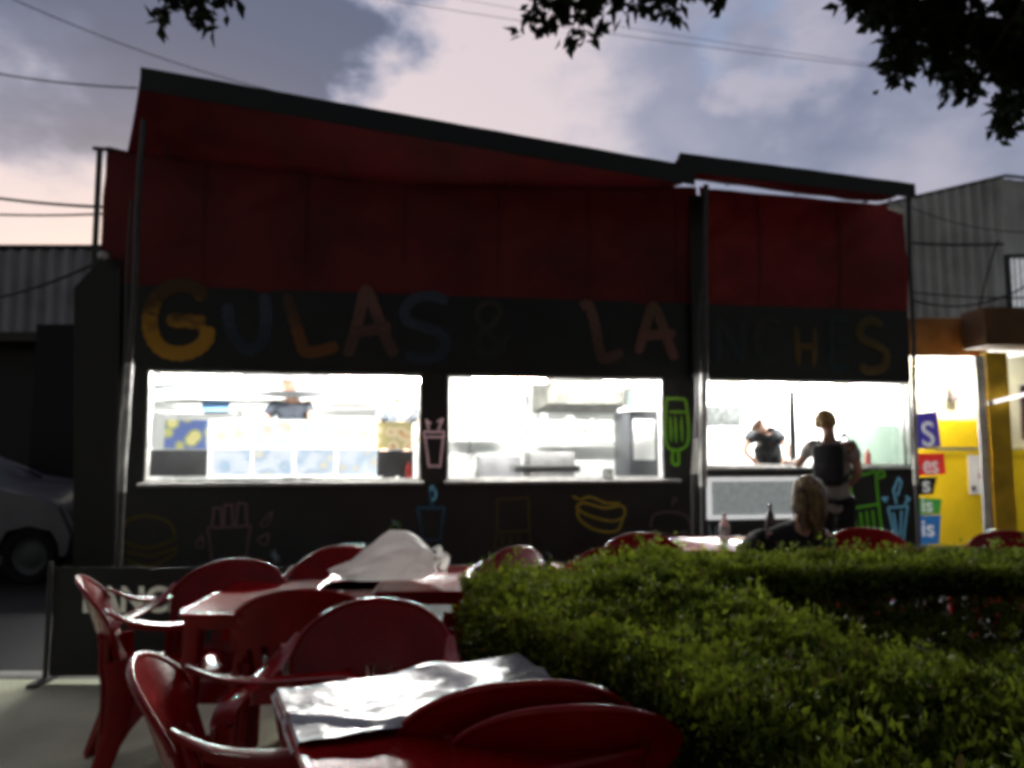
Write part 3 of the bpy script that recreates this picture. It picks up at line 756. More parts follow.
def tube_lamp(name, px0, px1, y0, z, label):
    s0 = fs(px0, z, -y0); s1 = fs(px1, z, -y0)
    p = ORG + E*s0 - N*y0
    t = thing(name, label, 'lamp', (p.x, p.y, z), ANG, 'fluorescent tubes inside the stall')
    Lh = s1-s0
    bm = BM(); sweep(bm, [(.03, 0, 0), (Lh-.03, 0, 0)], .016, n=12); obj('tube', bm, TUBE, t)
    bm = BM(); box(bm, 0, Lh, -.03, .03, .018, .05); box(bm, 0, .03, -.02, .02, -.02, .0179); box(bm, Lh-.03, Lh, -.02, .02, -.02, .0179); obj('housing', bm, WHM, t, smooth=False)
    bm = BM(); sweep(bm, [(.1, 0, .05), (.1, 0, 2.406-z)], .006, n=6); sweep(bm, [(Lh-.1, 0, .05), (Lh-.1, 0, 2.406-z)], .006, n=6); obj('hanger', bm, WHM, t)
tube_lamp('fluorescent_lamp', 160, 245, .45, 2.09, 'glowing fluorescent tube at the left end of the left hatch')
tube_lamp('fluorescent_lamp', 328, 424, .35, 2.09, 'glowing fluorescent tube at the right end of the left hatch')
tube_lamp('fluorescent_lamp', 470, 548, .35, 2.10, 'glowing fluorescent tube in the left half of the middle hatch')
tube_lamp('fluorescent_lamp', 600, 655, .45, 2.09, 'glowing fluorescent tube in the right half of the middle hatch')
tube_lamp('fluorescent_lamp', 740, 790, .45, 2.10, 'glowing fluorescent tube in the left half of the right hatch')
tube_lamp('fluorescent_lamp', 800, 900, .9, 2.14, 'glowing fluorescent tube in the right half of the right hatch')
tube_lamp('fluorescent_lamp', 725, 830, 1.7, 2.20, 'added fluorescent tube deep inside the right hatch, brightening it')  # extra tube added to brighten the right hatch

def loc_w(px, py, y):      # world point inside the stall at depth y
    s, h = fp(px, py, -y); p = ORG+E*s-N*y; return Vector((p.x, p.y, h))
REDB = mat('sauce_red', (.35, .02, .02), .35)
for (px, y, z0, lab) in ((409, .05, 1.0, 'red ketchup bottle on the left hatch counter'), (868, .05, 1.13, 'red ketchup bottle on the right hatch counter')):
    s = fs(px, z0+.1, -y); p = ORG+E*s-N*y
    bottle(p.x, p.y, z0-.001, .20, .033, REDB, REDB, lab)
# small dark jar and tray on the middle counter
s = fs(608, 1.05, 0); p = ORG+E*s
t = thing('napkin_holder', 'small dark napkin holder on the middle hatch counter', 'napkin holder', (p.x, p.y, 1.0), ANG)
bm = BM(); box(bm, -.05, .05, -.03, .03, 0.0, .11, bev=.008); obj('case', bm, GREYD, t)
bm = BM(); box(bm, -.035, .035, -.035, -.0305, .02, .09); obj('napkins', bm, INW, t, smooth=False)

# canopies: sloping sheets above, carried by poles
def canopy(s0, s1, f0, f1, b0, b1, off, val0, val1, label, name='canopy', sb=None, bh=None):
    """front edge heights f0..f1 at distance off before the wall; back edge b0..b1 on it"""
    t = thing(name, label, 'canopy', ORG, ANG, 'red canopies above the stall')
    bm = BM()
    def f(u, v):
        s = s0+(s1-s0)*u; zf = f0+(f1-f0)*u; zb = b0+(b1-b0)*u
        if sb is not None:
            sB = sb+(s1-sb)*u; zb = bh(sB) if bh else zb; s = sB+(s-sB)*v
        sag = .05*math.sin(PI*v)*(1+noise.noise(Vector((s*.9, v*2, 5))))+.02*noise.noise(Vector((s*2.5, v*4, 1)))
        return Vector((s, -off*v, zb+(zf-zb)*v-sag))
    grid(bm, f, 60, 10); obj('sheet', bm, REDC, t)
    bm = BM()
    def g(u, v):
        s = s0+(s1-s0)*u; zf = f0+(f1-f0)*u; vh = val0+(val1-val0)*u
        return Vector((s, -off-.02-.01*noise.noise(Vector((s*3, v, 0))), zf+.04-(vh)*v))
    grid(bm, g, 60, 4); shell_sol(obj('valance', bm, SIGNB, t), .006)
    bm = BM(); 
    sweep(bm, [(s0, -off+.02, f0+.01), (s1, -off+.02, f1+.01)], .022, n=8)
    for k in range(4):
        s = s0+.05+(s1-s0-.1)*k/3; u = (s-s0)/(s1-s0)
        sweep(bm, [(s, -off+.03, f0+(f1-f0)*u-.02), (s, -.02, (bh(s) if bh else b0+(b1-b0)*u)-.03)], .008, n=6)
    obj('frame', bm, DKM, t); return t
OFF = .85
f0 = fp(141, 72, OFF); f1 = fp(694, 171, OFF)
canopy(f0[0], f1[0], f0[1], f1[1], 4.27, 4.06, OFF, .22, .20, 'long sloping red canopy with black edge over the two left hatches', sb=_K[1][0], bh=lambda s_: hA(s_)-.012)
g0 = fp(679, 157, OFF); g1 = fp(914, 188, OFF)
# right canopy hangs clear of the wall on brackets, so that sky shows under it
canopy(g0[0], g1[0], g0[1], g1[1], fp(708, 178)[1], fp(905, 204)[1], OFF, .20, .16, 'short black edged canopy over the right hatch with sky gap below')
# poles
def pole(name, x0, z0, x1, z1, off, rad, m, label):
    """lower (px,py) to upper (px,py) sighted in the plane 'off' before the wall"""
    a = fp(x1, z1, off); b_ = fp(x0, z0, off)
    pa = ORG+E*a[0]+N*off; pb = ORG+E*b_[0]+N*off
    up_ = Vector((pa.x, pa.y, a[1])); k = (a[1])/(a[1]-b_[1]); lo = up_+(Vector((pb.x, pb.y, b_[1]))-up_)*k
    t = thing(name, label, 'pole', lo)
    bm = BM(); n = 10
    pts = [(up_-lo)*(i/n)+Vector((.012*math.sin(i*1.3), .0, 0))*(0 < i < n) for i in range(n+1)]
    sweep(bm, pts, rad, n=12); obj('shaft', bm, mat('unlit_pole', (.045, .043, .042), .5, .5, .4, 8) if m is POLE else m, t)  # dark tone paints the unlit look of the shaft
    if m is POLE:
        d_ = (up_-lo)/up_.z; bm = BM(); sweep(bm, [d_*z_+Vector((.004*math.sin(z_*9), 0, 0)) for z_ in (.95, 1.2, 1.5, 1.8, 2.1)], rad*1.25, n=12); obj('lit_length', bm, POLE, t)  # white stretch paints hatch light onto the pole, not a separate part
    bm = BM(); lathe(bm, [(.07, -.005), (.07, .015), (rad*1.4, .03), (rad*1.3, .06)], n=16); obj('base', bm, DKM, t)
    return t, up_, lo
TWH = ORG
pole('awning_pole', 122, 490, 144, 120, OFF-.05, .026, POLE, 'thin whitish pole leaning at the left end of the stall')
pole('awning_pole', 117, 490, 132, 200, OFF-.25, .014, DKM, 'thin dark pole just left of the whitish one')
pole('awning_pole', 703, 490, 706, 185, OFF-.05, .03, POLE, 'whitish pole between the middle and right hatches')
pole('awning_pole', 694, 490, 700, 290, OFF-.3, .022, DKM, 'dark pole beside the whitish one, left of the right hatch')
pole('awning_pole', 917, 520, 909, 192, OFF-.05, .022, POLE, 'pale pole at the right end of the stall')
# rolled curtain bits at middle pole
bm = BM(); a = fp(697, 445, .6); b_ = fp(690, 474, .6)
pa = ORG+E*a[0]+N*.6
grid(bm, lambda u, v: Vector(((-.02-.05*v)+(.04+.09*v)*u, .02*math.sin(u*12), -.36*v)), 14, 8)
o = obj('cloth_rag', bm, mat('rag_white', (.55, .55, .52), .8), None, loc=(pa.x, pa.y, a[1]+.06)); shell_sol(o, .004)
tag(o, 'white cloth tied to the pole between the middle and right hatches', 'cloth')
# left end: frame, dark side flap with lamp bracket
s0, h0 = fp(101, 152)
bm = BM(); box(bm, s0-.02, s0+.03, -.06, -.03, .0, h0); box(bm, s0-.06, s0+.14, -.062, -.028, h0, h0+.03); obj('end_frame', bm, DKM, ST, smooth=False)
bm = BM()
a_ = [fp(104, 262), fp(78, 290), fp(76, 600), fp(118, 600), fp(124, 262)]
lo_ = [bm.verts.new((p_[0], -.10, max(.1, p_[1]))) for p_ in a_]; hi_ = [bm.verts.new((p_[0], -.07, max(.1, p_[1]))) for p_ in a_]
bm.faces.new(lo_); bm.faces.new(hi_[::-1])
for k in range(5): bm.faces.new((lo_[k], lo_[(k+1) % 5], hi_[(k+1) % 5], hi_[k]))
obj('side_flap', bm, mat('flap_black', (.010, .010, .011), .45, .4, .5, 3, .2, 9), ST, smooth=False)
p = loc_w(104, 258, -.25)
t = thing('security_lamp', 'small pale unlit lamp on the upper left corner of the stall', 'lamp', p, R(20))
bm = BM(); lathe(bm, [(.02, -.02), (.05, 0), (.055, .04), (.03, .06)], n=16); obj('lamp_head', bm, STEEL, t)
bm = BM(); sweep(bm, smooth_path([(0, 0, .05), (.02, .08, .09), (.03, .18, .06)], 4), .012, n=8); obj('bracket', bm, DKM, t)
p = loc_w(896, 209, -.80)
t = thing('canopy_lamp', 'small white floodlight under the right end of the canopy', 'lamp', p, R(10))
bm = BM(); box(bm, -.09, .09, -.03, .03, -.025, .025, Matrix.Rotation(R(18), 4, 'Y'), bev=.01); obj('lamp_head', bm, WHM, t)
bm = BM(); sweep(bm, smooth_path([(0, 0, .02), (-.05, .04, .08), (-.02, .04, .14)], 4), .01, n=8); obj('bracket', bm, WHM, t)

# ------------------------------------------------------------------ people
def skin_mesh(name, V, Ed, rads, m, parent, sub=2, root=0):
    me = bpy.data.meshes.new(name); me.from_pydata([tuple(v) for v in V], Ed, [])
    o = bpy.data.objects.new(name, me); link(o, parent)
    md = o.modifiers.new('k', 'SKIN'); md.use_smooth_shade = True; md.branch_smoothing = .6
    sv = me.skin_vertices[0].data
    for i, r_ in enumerate(rads):
        sv[i].radius = (r_, r_) if not isinstance(r_, tuple) else r_
        sv[i].use_root = (i == root)
    o.modifiers.new('s', 'SUBSURF').levels = sub
    o.data.materials.append(m)
    bake(o)
    if not o.data.materials: o.data.materials.append(m)
    return o
SKIN = mat('skin', (.42, .24, .17), .5, .4, .12, 12)
def hand_chains(wrist, d, side):
    """five fingers as short chains, rooted inside the palm"""
    d = d.normalized(); s = d.cross(Vector((0, 0, 1)))
    if s.length < .1: s = d.cross(Vector((0, 1, 0)))
    s.normalize(); nrm_ = s.cross(d).normalized()
    V = [wrist, wrist+d*.05, wrist+d*.09]; Ed = [(0, 1), (1, 2)]; Rr = [.026, (.038, .018), (.036, .016)]
    ch = []
    for k, l in enumerate((.062, .075, .07, .055)):
        b0 = wrist+d*.075+s*(-.030+.020*k)
        ch.append(([b0, b0+d*.03+s*0, b0+d*(.03+l*.5)-nrm_*.008, b0+d*(.03+l*.9)-nrm_*.03], [.011, .0095, .009, .0075]))
    b0 = wrist+d*.03+s*side*.02
    ch.append(([b0, b0+s*side*.03+d*.025, b0+s*side*.045+d*.055-nrm_*.01], [.014, .011, .009]))
    return V, Ed, Rr, ch
def person(label, joints, shirt, trousers, hairm, long_hair=False, hairp=None, shoes=True, sleeve=.62, group=None, look=None, bulk=1.0):
    J = {k: Vector(v) for k, v in joints.items()}
    base = Vector((J['pelvis'].x, J['pelvis'].y, joints['base']if 'base' in joints and isinstance(joints['base'], float) else 0))
    base = Vector((J['pelvis'].x, J['pelvis'].y, 0))
    t = thing('person', label, 'person', base)
    for k in J: J[k] = J[k]-base
    names = ['pelvis', 'waist', 'chest', 'neck', 'chin', 'head', 'shl', 'ell', 'wrl', 'shr', 'elr', 'wrr', 'hpl', 'knl', 'anl', 'tol', 'hpr', 'knr', 'anr', 'tor']
    hd = (J['head']-J['neck']).normalized()
    fw = Vector(look).normalized() if look else Vector((0, 1, 0))
    J['chin'] = J['neck']+hd*.06+fw*.012
    idx = {n: i for i, n in enumerate(names)}
    V = [J[n] for n in names]
    # head extra verts
    V += [J['head']+hd*.07]
    Ed = [('pelvis', 'waist'), ('waist', 'chest'), ('chest', 'neck'), ('neck', 'chin'), ('chin', 'head'), ('chest', 'shl'), ('shl', 'ell'), ('ell', 'wrl'), ('chest', 'shr'), ('shr', 'elr'), ('elr', 'wrr'),
          ('pelvis', 'hpl'), ('hpl', 'knl'), ('knl', 'anl'), ('anl', 'tol'), ('pelvis', 'hpr'), ('hpr', 'knr'), ('knr', 'anr'), ('anr', 'tor')]
    Ed = [(idx[a], idx[b]) for a, b in Ed] + [(idx['head'], len(V)-1)]
    rad = {'pelvis': (.115, .08), 'waist': (.125, .09), 'chest': (.14, .10), 'neck': .052, 'chin': .06, 'head': .090, 'shl': .055, 'ell': .040, 'wrl': .026, 'shr': .055, 'elr': .040, 'wrr': .026,
           'hpl': .085, 'knl': .058, 'anl': .04, 'tol': .035, 'hpr': .085, 'knr': .058, 'anr': .04, 'tor': .035}
    rr = [rad[n] for n in names]+[.072]
    body = skin_mesh('body', V, Ed, rr, SKIN, t)
    bm = BM(); bm.from_mesh(body.data)
    sd_ = fw.cross(hd).normalized(); hc = J['head']
    # nose, ears, eye sockets moulded on the head
    for (c_, r1, sc3) in ((hc+fw*.092-hd*.01, .016, (1, 1.1, 1.4)), (hc+sd_*.086-hd*.01, .024, (.5, .8, 1.3)), (hc-sd_*.086-hd*.01, .024, (.5, .8, 1.3)), (hc+fw*.082-hd*.052, .02, (1.2, .5, .4)), (hc+fw*.076+sd_*.03+hd*.01, .013, (1, .6, .7)), (hc+fw*.076-sd_*.03+hd*.01, .013, (1, .6, .7))):
        r0 = bmesh.ops.create_icosphere(bm, subdivisions=2, radius=r1)
        for v in r0['verts']:
            l_ = v.co; v.co = c_+sd_*l_.x*sc3[0]+fw*l_.y*sc3[1]+hd*l_.z*sc3[2]
    for sgn, wr, el in ((-1, 'wrl', 'ell'), (1, 'wrr', 'elr')):
        hv, he, hr, chs = hand_chains(J[wr], J[wr]-J[el], sgn)
        for vs_, rs_ in [(hv, hr)]+chs:
            pth = smooth_path(vs_, 3); n0 = len(vs_)-1
            rr_ = []
            for i in range(len(pth)):
                f_ = i/3; a0 = int(min(f_, n0-1e-6)); fr_ = f_-a0
                A = rs_[a0] if isinstance(rs_[a0], tuple) else (rs_[a0],)*2; B = rs_[min(a0+1, n0)]; B = B if isinstance(B, tuple) else (B, B)
                rr_.append((A[0]+(B[0]-A[0])*fr_, A[1]+(B[1]-A[1])*fr_))
            sweep(bm, pth, rr_, n=8)
    bm.to_mesh(body.data); bm.free(); body.data.polygons.foreach_set('use_smooth', [True]*len(body.data.polygons))
    # shirt
    el_l = J['shl'].lerp(J['ell'], sleeve); el_r = J['shr'].lerp(J['elr'], sleeve)
    nb = J['chest'].lerp(J['neck'], .72)
    SV = [J['pelvis']+Vector((0, 0, -.17 if sleeve < 1 else -.05)) if (J['chest']-J['pelvis']).normalized().z > .8 else J['pelvis'], J['waist'], J['chest'], nb, J['shl'], el_l, J['shr'], el_r]
    SE = [(0, 1), (1, 2), (2, 3), (2, 4), (4, 5), (2, 6), (6, 7)]
    SR_ = [(.165, .125), (.15, .112), (.165, .122), .075, .078, .066, .078, .066]
    if sleeve > 1:
        SV[5] = J['ell']; SV[7] = J['elr']; SV += [J['ell'].lerp(J['wrl'], .9), J['elr'].lerp(J['wrr'], .9)]; SE += [(5, 8), (7, 9)]; SR_[4] = SR_[6] = .088; SR_ += [.045, .045]
    SR_ = [tuple(q_*bulk for q_ in r_) if isinstance(r_, tuple) else r_*bulk for r_ in SR_]
    skin_mesh('shirt', SV, SE, SR_, shirt, t)
    TV = [J['pelvis']+Vector((0, 0, .10)), J['hpl'], J['knl'], J['anl'].lerp(J['knl'], .12), J['hpr'], J['knr'], J['anr'].lerp(J['knr'], .12)]
    skin_mesh('trousers', TV, [(0, 1), (1, 2), (2, 3), (0, 4), (4, 5), (5, 6)], [(.155, .115), .105, .075, .06, .105, .075, .06], trousers, t)
    for a, b_ in (('anl', 'tol'), ('anr', 'tor')):
        bm = BM(); d_ = (J[b_]-J[a]); d_.z = 0; d_.normalize(); c0 = Vector((J[a].x, J[a].y, J[a].z-.03))
        pth = [c0-d_*.07, c0-d_*.04, c0+d_*.06, c0+d_*.14, c0+d_*.175]
        sweep(bm, pth, [(.032, .03), (.042, .042), (.045, .036), (.042, .026), (.02, .015)], n=12, power=2.6, up=Vector((0, 0, 1))); obj('shoe', bm, DKM, t)
    # hair
    bm = BM(); bmesh.ops.create_icosphere(bm, subdivisions=4, radius=1)
    dele = []
    for v in bm.verts:
        l_ = v.co.copy(); lf, lu, ls = l_.y, l_.z, l_.x
        n1 = noise.noise(Vector((ls*6, lf*6, lu*2)))+.5*noise.noise(Vector((ls*16, lf*16, lu*3)))
        r_ = 1.0+.09*n1
        p_ = hc+hd*.018 + sd_*ls*.096*r_ + fw*(lf*.108*r_-.012) + hd*lu*.116*r_
        if long_hair and lu < 0 and lf < .25:
            k_ = -lu; p_ = p_ - hd*(.10*k_*(1+.5*n1)) - fw*.02*k_ - sd_*ls*.025*k_
            p_ = p_ - fw*(.02*abs(noise.noise(Vector((ls*9, 0, 3)))))
        if lf > .45 and lu < .38 or (not long_hair and lu < -.45): dele.append(v)
        v.co = p_
    bmesh.ops.delete(bm, geom=dele, context='VERTS')
    o = obj('hair', bm, hairm, t)
    if long_hair:
        # loose strands hanging down the back of the head
        bm2 = BM(); bm2.from_mesh(o.data)
        for k in range(64):
            a = -1.35+2.7*k/63+random.uniform(-.03, .03); 
            d0 = (-fw*math.cos(a)+sd_*math.sin(a))
            top = hc+hd*(.095-.02*abs(a))+d0*.03; L0 = random.uniform(.20, .33)
            pts = smooth_path([top, hc+hd*.05+d0*.092, hc-hd*.03+d0*.108, hc-hd*.10+d0*(.095+.015*random.random()), hc-hd*(L0-.09)+d0*(.07+random.uniform(-.012, .02))+sd_*random.uniform(-.01, .01)], 5)
            sweep(bm2, pts, [(.004+.010*math.sin(PI*min(1, .15+i/len(pts))), .005) for i in range(len(pts))], n=6)
        bm2.to_mesh(o.data); bm2.free(); o.data.polygons.foreach_set('use_smooth', [True]*len(o.data.polygons))
    return t, J, base
# seated woman, back to the viewer, beyond the hedge
WX, WY = 1.66, 4.32
hpz = .50
hair_w = mat('streaked_hair', (.40, .28, .12), .45, .4, .3, 1, .2, 60, col2=(.035, .022, .012), transl=.35)
_n = hair_w.node_tree.nodes; _l = hair_w.node_tree.links
_mp = _n.new('ShaderNodeMapping'); _mp.inputs['Scale'].default_value = (38, 38, 3)
_tc = [x for x in _n if x.type == 'TEX_COORD'][0]; _nz = [x for x in _n if x.type == 'TEX_NOISE'][0]
_l.new(_tc.outputs['Object'], _mp.inputs['Vector']); _l.new(_mp.outputs[0], _nz.inputs['Vector'])
WX, WY = 1.72, 4.32
person('woman with loose light brown hair in black top, seated beyond the hedge, back turned', {
    'pelvis': (WX-.06, WY, .50), 'waist': (WX-.07, WY-.01, .66), 'chest': (WX-.08, WY+.03, .80), 'neck': (WX+.0, WY+.07, .93), 'head': (WX+.035, WY+.11, 1.055),
    'shl': (WX-.26, WY+.06, .82), 'ell': (WX-.34, WY+.20, .68), 'wrl': (WX-.18, WY+.42, .765), 'shr': (WX+.10, WY+.05, .84), 'elr': (WX+.17, WY+.18, .68), 'wrr': (WX+.08, WY+.42, .765),
    'hpl': (WX-.16, WY+.03, .48), 'knl': (WX-.19, WY+.45, .50), 'anl': (WX-.19, WY+.50, .07), 'tol': (WX-.20, WY+.66, .05),
    'hpr': (WX+.04, WY+.03, .48), 'knr': (WX+.07, WY+.45, .50), 'anr': (WX+.07, WY+.50, .07), 'tor': (WX+.08, WY+.66, .05)},
    mat('black_top', (.012, .012, .013), .8, .2, .3, 9, .3, 30), mat('jeans', (.03, .04, .06), .8, .2, .3, 20), hair_w, long_hair=True, look=(-.15, 1, 0), sleeve=1.3)
chair(0, 3.97, 0, 'red armchair on which the woman in black sits', G1, X=WX-.06)
# standing customer at the right-hand hatch
p = at(833, 470, 6.75); CX, CY = p.x, 6.75
hair_c = mat('golden_brown_hair', (.52, .38, .18), .5, .4, .4, 25, .4, 60, col2=(.22, .14, .06), transl=.35)
pc, JC, bC = person('customer standing at the right-hand hatch in grey t-shirt with a dark backpack', {
    'pelvis': (CX, CY, .90), 'waist': (CX, CY, 1.08), 'chest': (CX-.01, CY+.02, 1.29), 'neck': (CX-.01, CY+.03, 1.45), 'head': (CX-.02, CY+.05, 1.565),
    'shl': (CX-.12, CY+.14, 1.38), 'ell': (CX-.19, CY+.30, 1.19), 'wrl': (CX-.17, CY+.50, 1.20), 'shr': (CX+.12, CY-.11, 1.38), 'elr': (CX+.17, CY-.14, 1.12), 'wrr': (CX+.12, CY+.02, .98),
    'hpl': (CX-.09, CY+.02, .86), 'knl': (CX-.10, CY+.04, .48), 'anl': (CX-.11, CY-.01, .07-.1), 'tol': (CX-.14, CY+.14, -.07),
    'hpr': (CX+.09, CY-.02, .86), 'knr': (CX+.10, CY+.00, .48), 'anr': (CX+.11, CY-.04, .07-.1), 'tor': (CX+.10, CY+.12, -.07)},
    mat('grey_tshirt', (.34, .34, .33), .8, .2, .2, 9, .3, 30), mat('dark_trousers', (.02, .02, .022), .8, .2, .3, 20), hair_c, look=(.8, .7, 0))
t = thing('backpack', 'dark backpack worn by the standing customer', 'backpack', (CX-.09, CY-.11, 1.00), R(-36))
bm = BM(); box(bm, -.13, .13, -.06, .06, 0, .38, bev=.055); obj('pack', bm, mat('black_nylon', (.012, .012, .014), .7, .3, .3, 12, .3, 40), t)
bm = BM(); box(bm, -.10, .10, -.085, -.058, .04, .20, bev=.013); obj('pocket', bm, MATS['black_nylon'], t)
for s in (-1, 1):
    bm = BM(); sweep(bm, smooth_path([(s*.08, .04, .35), (s*.10, .09, .44), (s*.12, .20, .45), (s*.13, .27, .32), (s*.14, .18, .12), (s*.12, .05, .05)], 5), [(.028, .006)]*26, n=8, up=Vector((1, 0, .01))); obj('strap', bm, MATS['black_nylon'], t)

def worker(label, px, hpy, y, lean, shirtm, headdir=-1, z0=.445, hairm=None, front=False, bulk=1.15, hz=.20, hx=1.2):
    """stands on the stall floor, bent towards its left or right"""
    s = fs(px, 1.4, -y); p = ORG+E*s-N*y; X, Y = p.x, p.y
    ex = E*headdir
    def P(a, f, z): v = Vector((X, Y, 0))+ex*a-Vector((0, 1, 0))*f; return (v.x, v.y, z)
    H = hpy
    if front:
        zs = z0+1.36*H
        return person(label, {'pelvis': P(0, 0, z0+.84), 'waist': P(lean*.3, .02, z0+1.0), 'chest': P(lean*.7, .06, zs-.10), 'neck': P(lean*(1+.25*(hx-1.2)), .10+.05*(hz < .2), zs+.06*hz/.2), 'head': P(lean*hx, .14+.2*(hz < .2), zs+hz),
            'shl': P(lean+.19, .08, zs-.01), 'ell': P(lean+.29, .16, zs-.24), 'wrl': P(lean+.16, .32, zs-.42), 'shr': P(lean-.19, .08, zs-.01), 'elr': P(lean-.27, .22, zs-.22), 'wrr': P(lean-.14, .34, zs-.42),
            'hpl': P(.09, 0, z0+.80), 'knl': P(.10, .02, z0+.44), 'anl': P(.10, -.02, z0+.07), 'tol': P(.11, .12, z0+.05),
            'hpr': P(-.09, 0, z0+.80), 'knr': P(-.10, .02, z0+.44), 'anr': P(-.10, -.02, z0+.07), 'tor': P(-.11, .12, z0+.05)},
            shirtm, MATS['dark_trousers'], hairm or hair_c, look=(ex.x*.3, -1, 0), bulk=bulk)
    return person(label, {
        'pelvis': P(0, 0, z0+.84), 'waist': P(lean*.25, .03, z0+.98), 'chest': P(lean*.72, .08, z0+.98+.20*H), 'neck': P(lean*1.0, .14, z0+.98+.30*H), 'head': P(lean*1.16, .20, z0+.98+.38*H),
        'shl': P(lean*.85, .22, z0+.95+.22*H), 'ell': P(lean*.95+.08, .30, z0+.80+.1*H), 'wrl': P(lean+.15, .34, z0+.70), 'shr': P(lean*.80, -.10, z0+.97+.25*H), 'elr': P(lean*.9+.1, -.02, z0+.80+.1*H), 'wrr': P(lean+.2, .16, z0+.70),
        'hpl': P(0, .09, z0+.80), 'knl': P(.02, .10, z0+.44), 'anl': P(-.02, .10, z0+.07), 'tol': P(.1, .12, z0+.05),
        'hpr': P(0, -.09, z0+.80), 'knr': P(.02, -.10, z0+.44), 'anr': P(-.02, -.10, z0+.07), 'tor': P(.1, -.10, z0+.05)},
        shirtm, MATS['dark_trousers'], hairm or hair_c, look=tuple(ex*.8-Vector((0, .5, 0))), bulk=bulk)
GSH = mat('blue_grey_shirt', (.035, .042, .055), .8, .2, .2, 9)
WCAP = mat('white_cap', (.6, .6, .58), .7)
worker('stall worker in blue-grey shirt bending behind the food cards', 300, 1.03, 1.0, .08, GSH, -1, hairm=WCAP, front=True)
worker('stall worker in grey shirt at the right end of the left hatch', 398, .98, .95, .02, mat('grey_shirt', (.04, .047, .058), .8), 1, hairm=WCAP, front=True)
worker('stall worker in dark shirt leaning over the right-hand counter', 768, .80, .75, .08, mat('navy_shirt', (.010, .012, .017), .8), -1, hairm=WCAP, bulk=1.45, front=True, hz=.09, hx=3.2)

# ------------------------------------------------------------------ foliage
LEAF = mat_leaf('hedge_leaf', .35); LEAFT = mat_leaf('tree_leaf', .25)
BARK = mat('bark', (.05, .04, .03), .9, .2, .4, 8, .6, 30)
def leaf_mesh(name, P, Nn, size, tint, m, parent, aspect=.5):
    """P centres, Nn outward directions, one folded leaf (4 verts, 2 tris) each; numpy arrays"""
    n = len(P)
    d = Nn + rng.normal(0, .55, (n, 3)); d /= np.linalg.norm(d, axis=1)[:, None]
    r_ = rng.normal(0, 1, (n, 3)); s = np.cross(d, r_); s /= np.linalg.norm(s, axis=1)[:, None]
    w_ = np.cross(s, d)
    sz = size*rng.uniform(.65, 1.3, n)[:, None]
    a = P; b = P+d*sz; c1 = P+d*sz*.45+s*sz*aspect*.5+w_*sz*.12; c2 = P+d*sz*.45-s*sz*aspect*.5+w_*sz*.12
    V = np.stack([a, c1, b, c2], 1).reshape(-1, 3)
    F = np.arange(n*4).reshape(-1, 4)
    F = np.concatenate([F[:, [0, 1, 2]], F[:, [0, 2, 3]]], 0)
    me = bpy.data.meshes.new(name); me.vertices.add(len(V)); me.vertices.foreach_set('co', V.astype(np.float32).ravel())
    me.loops.add(F.size); me.polygons.add(len(F)); me.loops.foreach_set('vertex_index', F.astype(np.int32).ravel())
    me.polygons.foreach_set('loop_start', np.arange(0, F.size, 3, dtype=np.int32))
    me.update(calc_edges=True)
    ca = me.color_attributes.new('tint', 'FLOAT_COLOR', 'POINT')
    cc = np.ones((n*4, 4), np.float32); cc[:, :3] = np.repeat(tint, 4, 0); ca.data.foreach_set('color', cc.ravel())
    me.materials.append(m); o = bpy.data.objects.new(name, me); link(o, parent); return o
def in_poly(x, y, poly):
    c = np.zeros(len(x), bool); n = len(poly)
    for i in range(n):
        x1, y1 = poly[i]; x2, y2 = poly[(i+1) % n]
        cond = ((y1 > y) != (y2 > y)) & (x < (x2-x1)*(y-y1)/(y2-y1+1e-12)+x1); c ^= cond
    return c
def nfield(x, y, s, k=0):
    return np.array([noise.noise(Vector((a*s+k, b*s, k*.37))) for a, b in zip(x, y)])
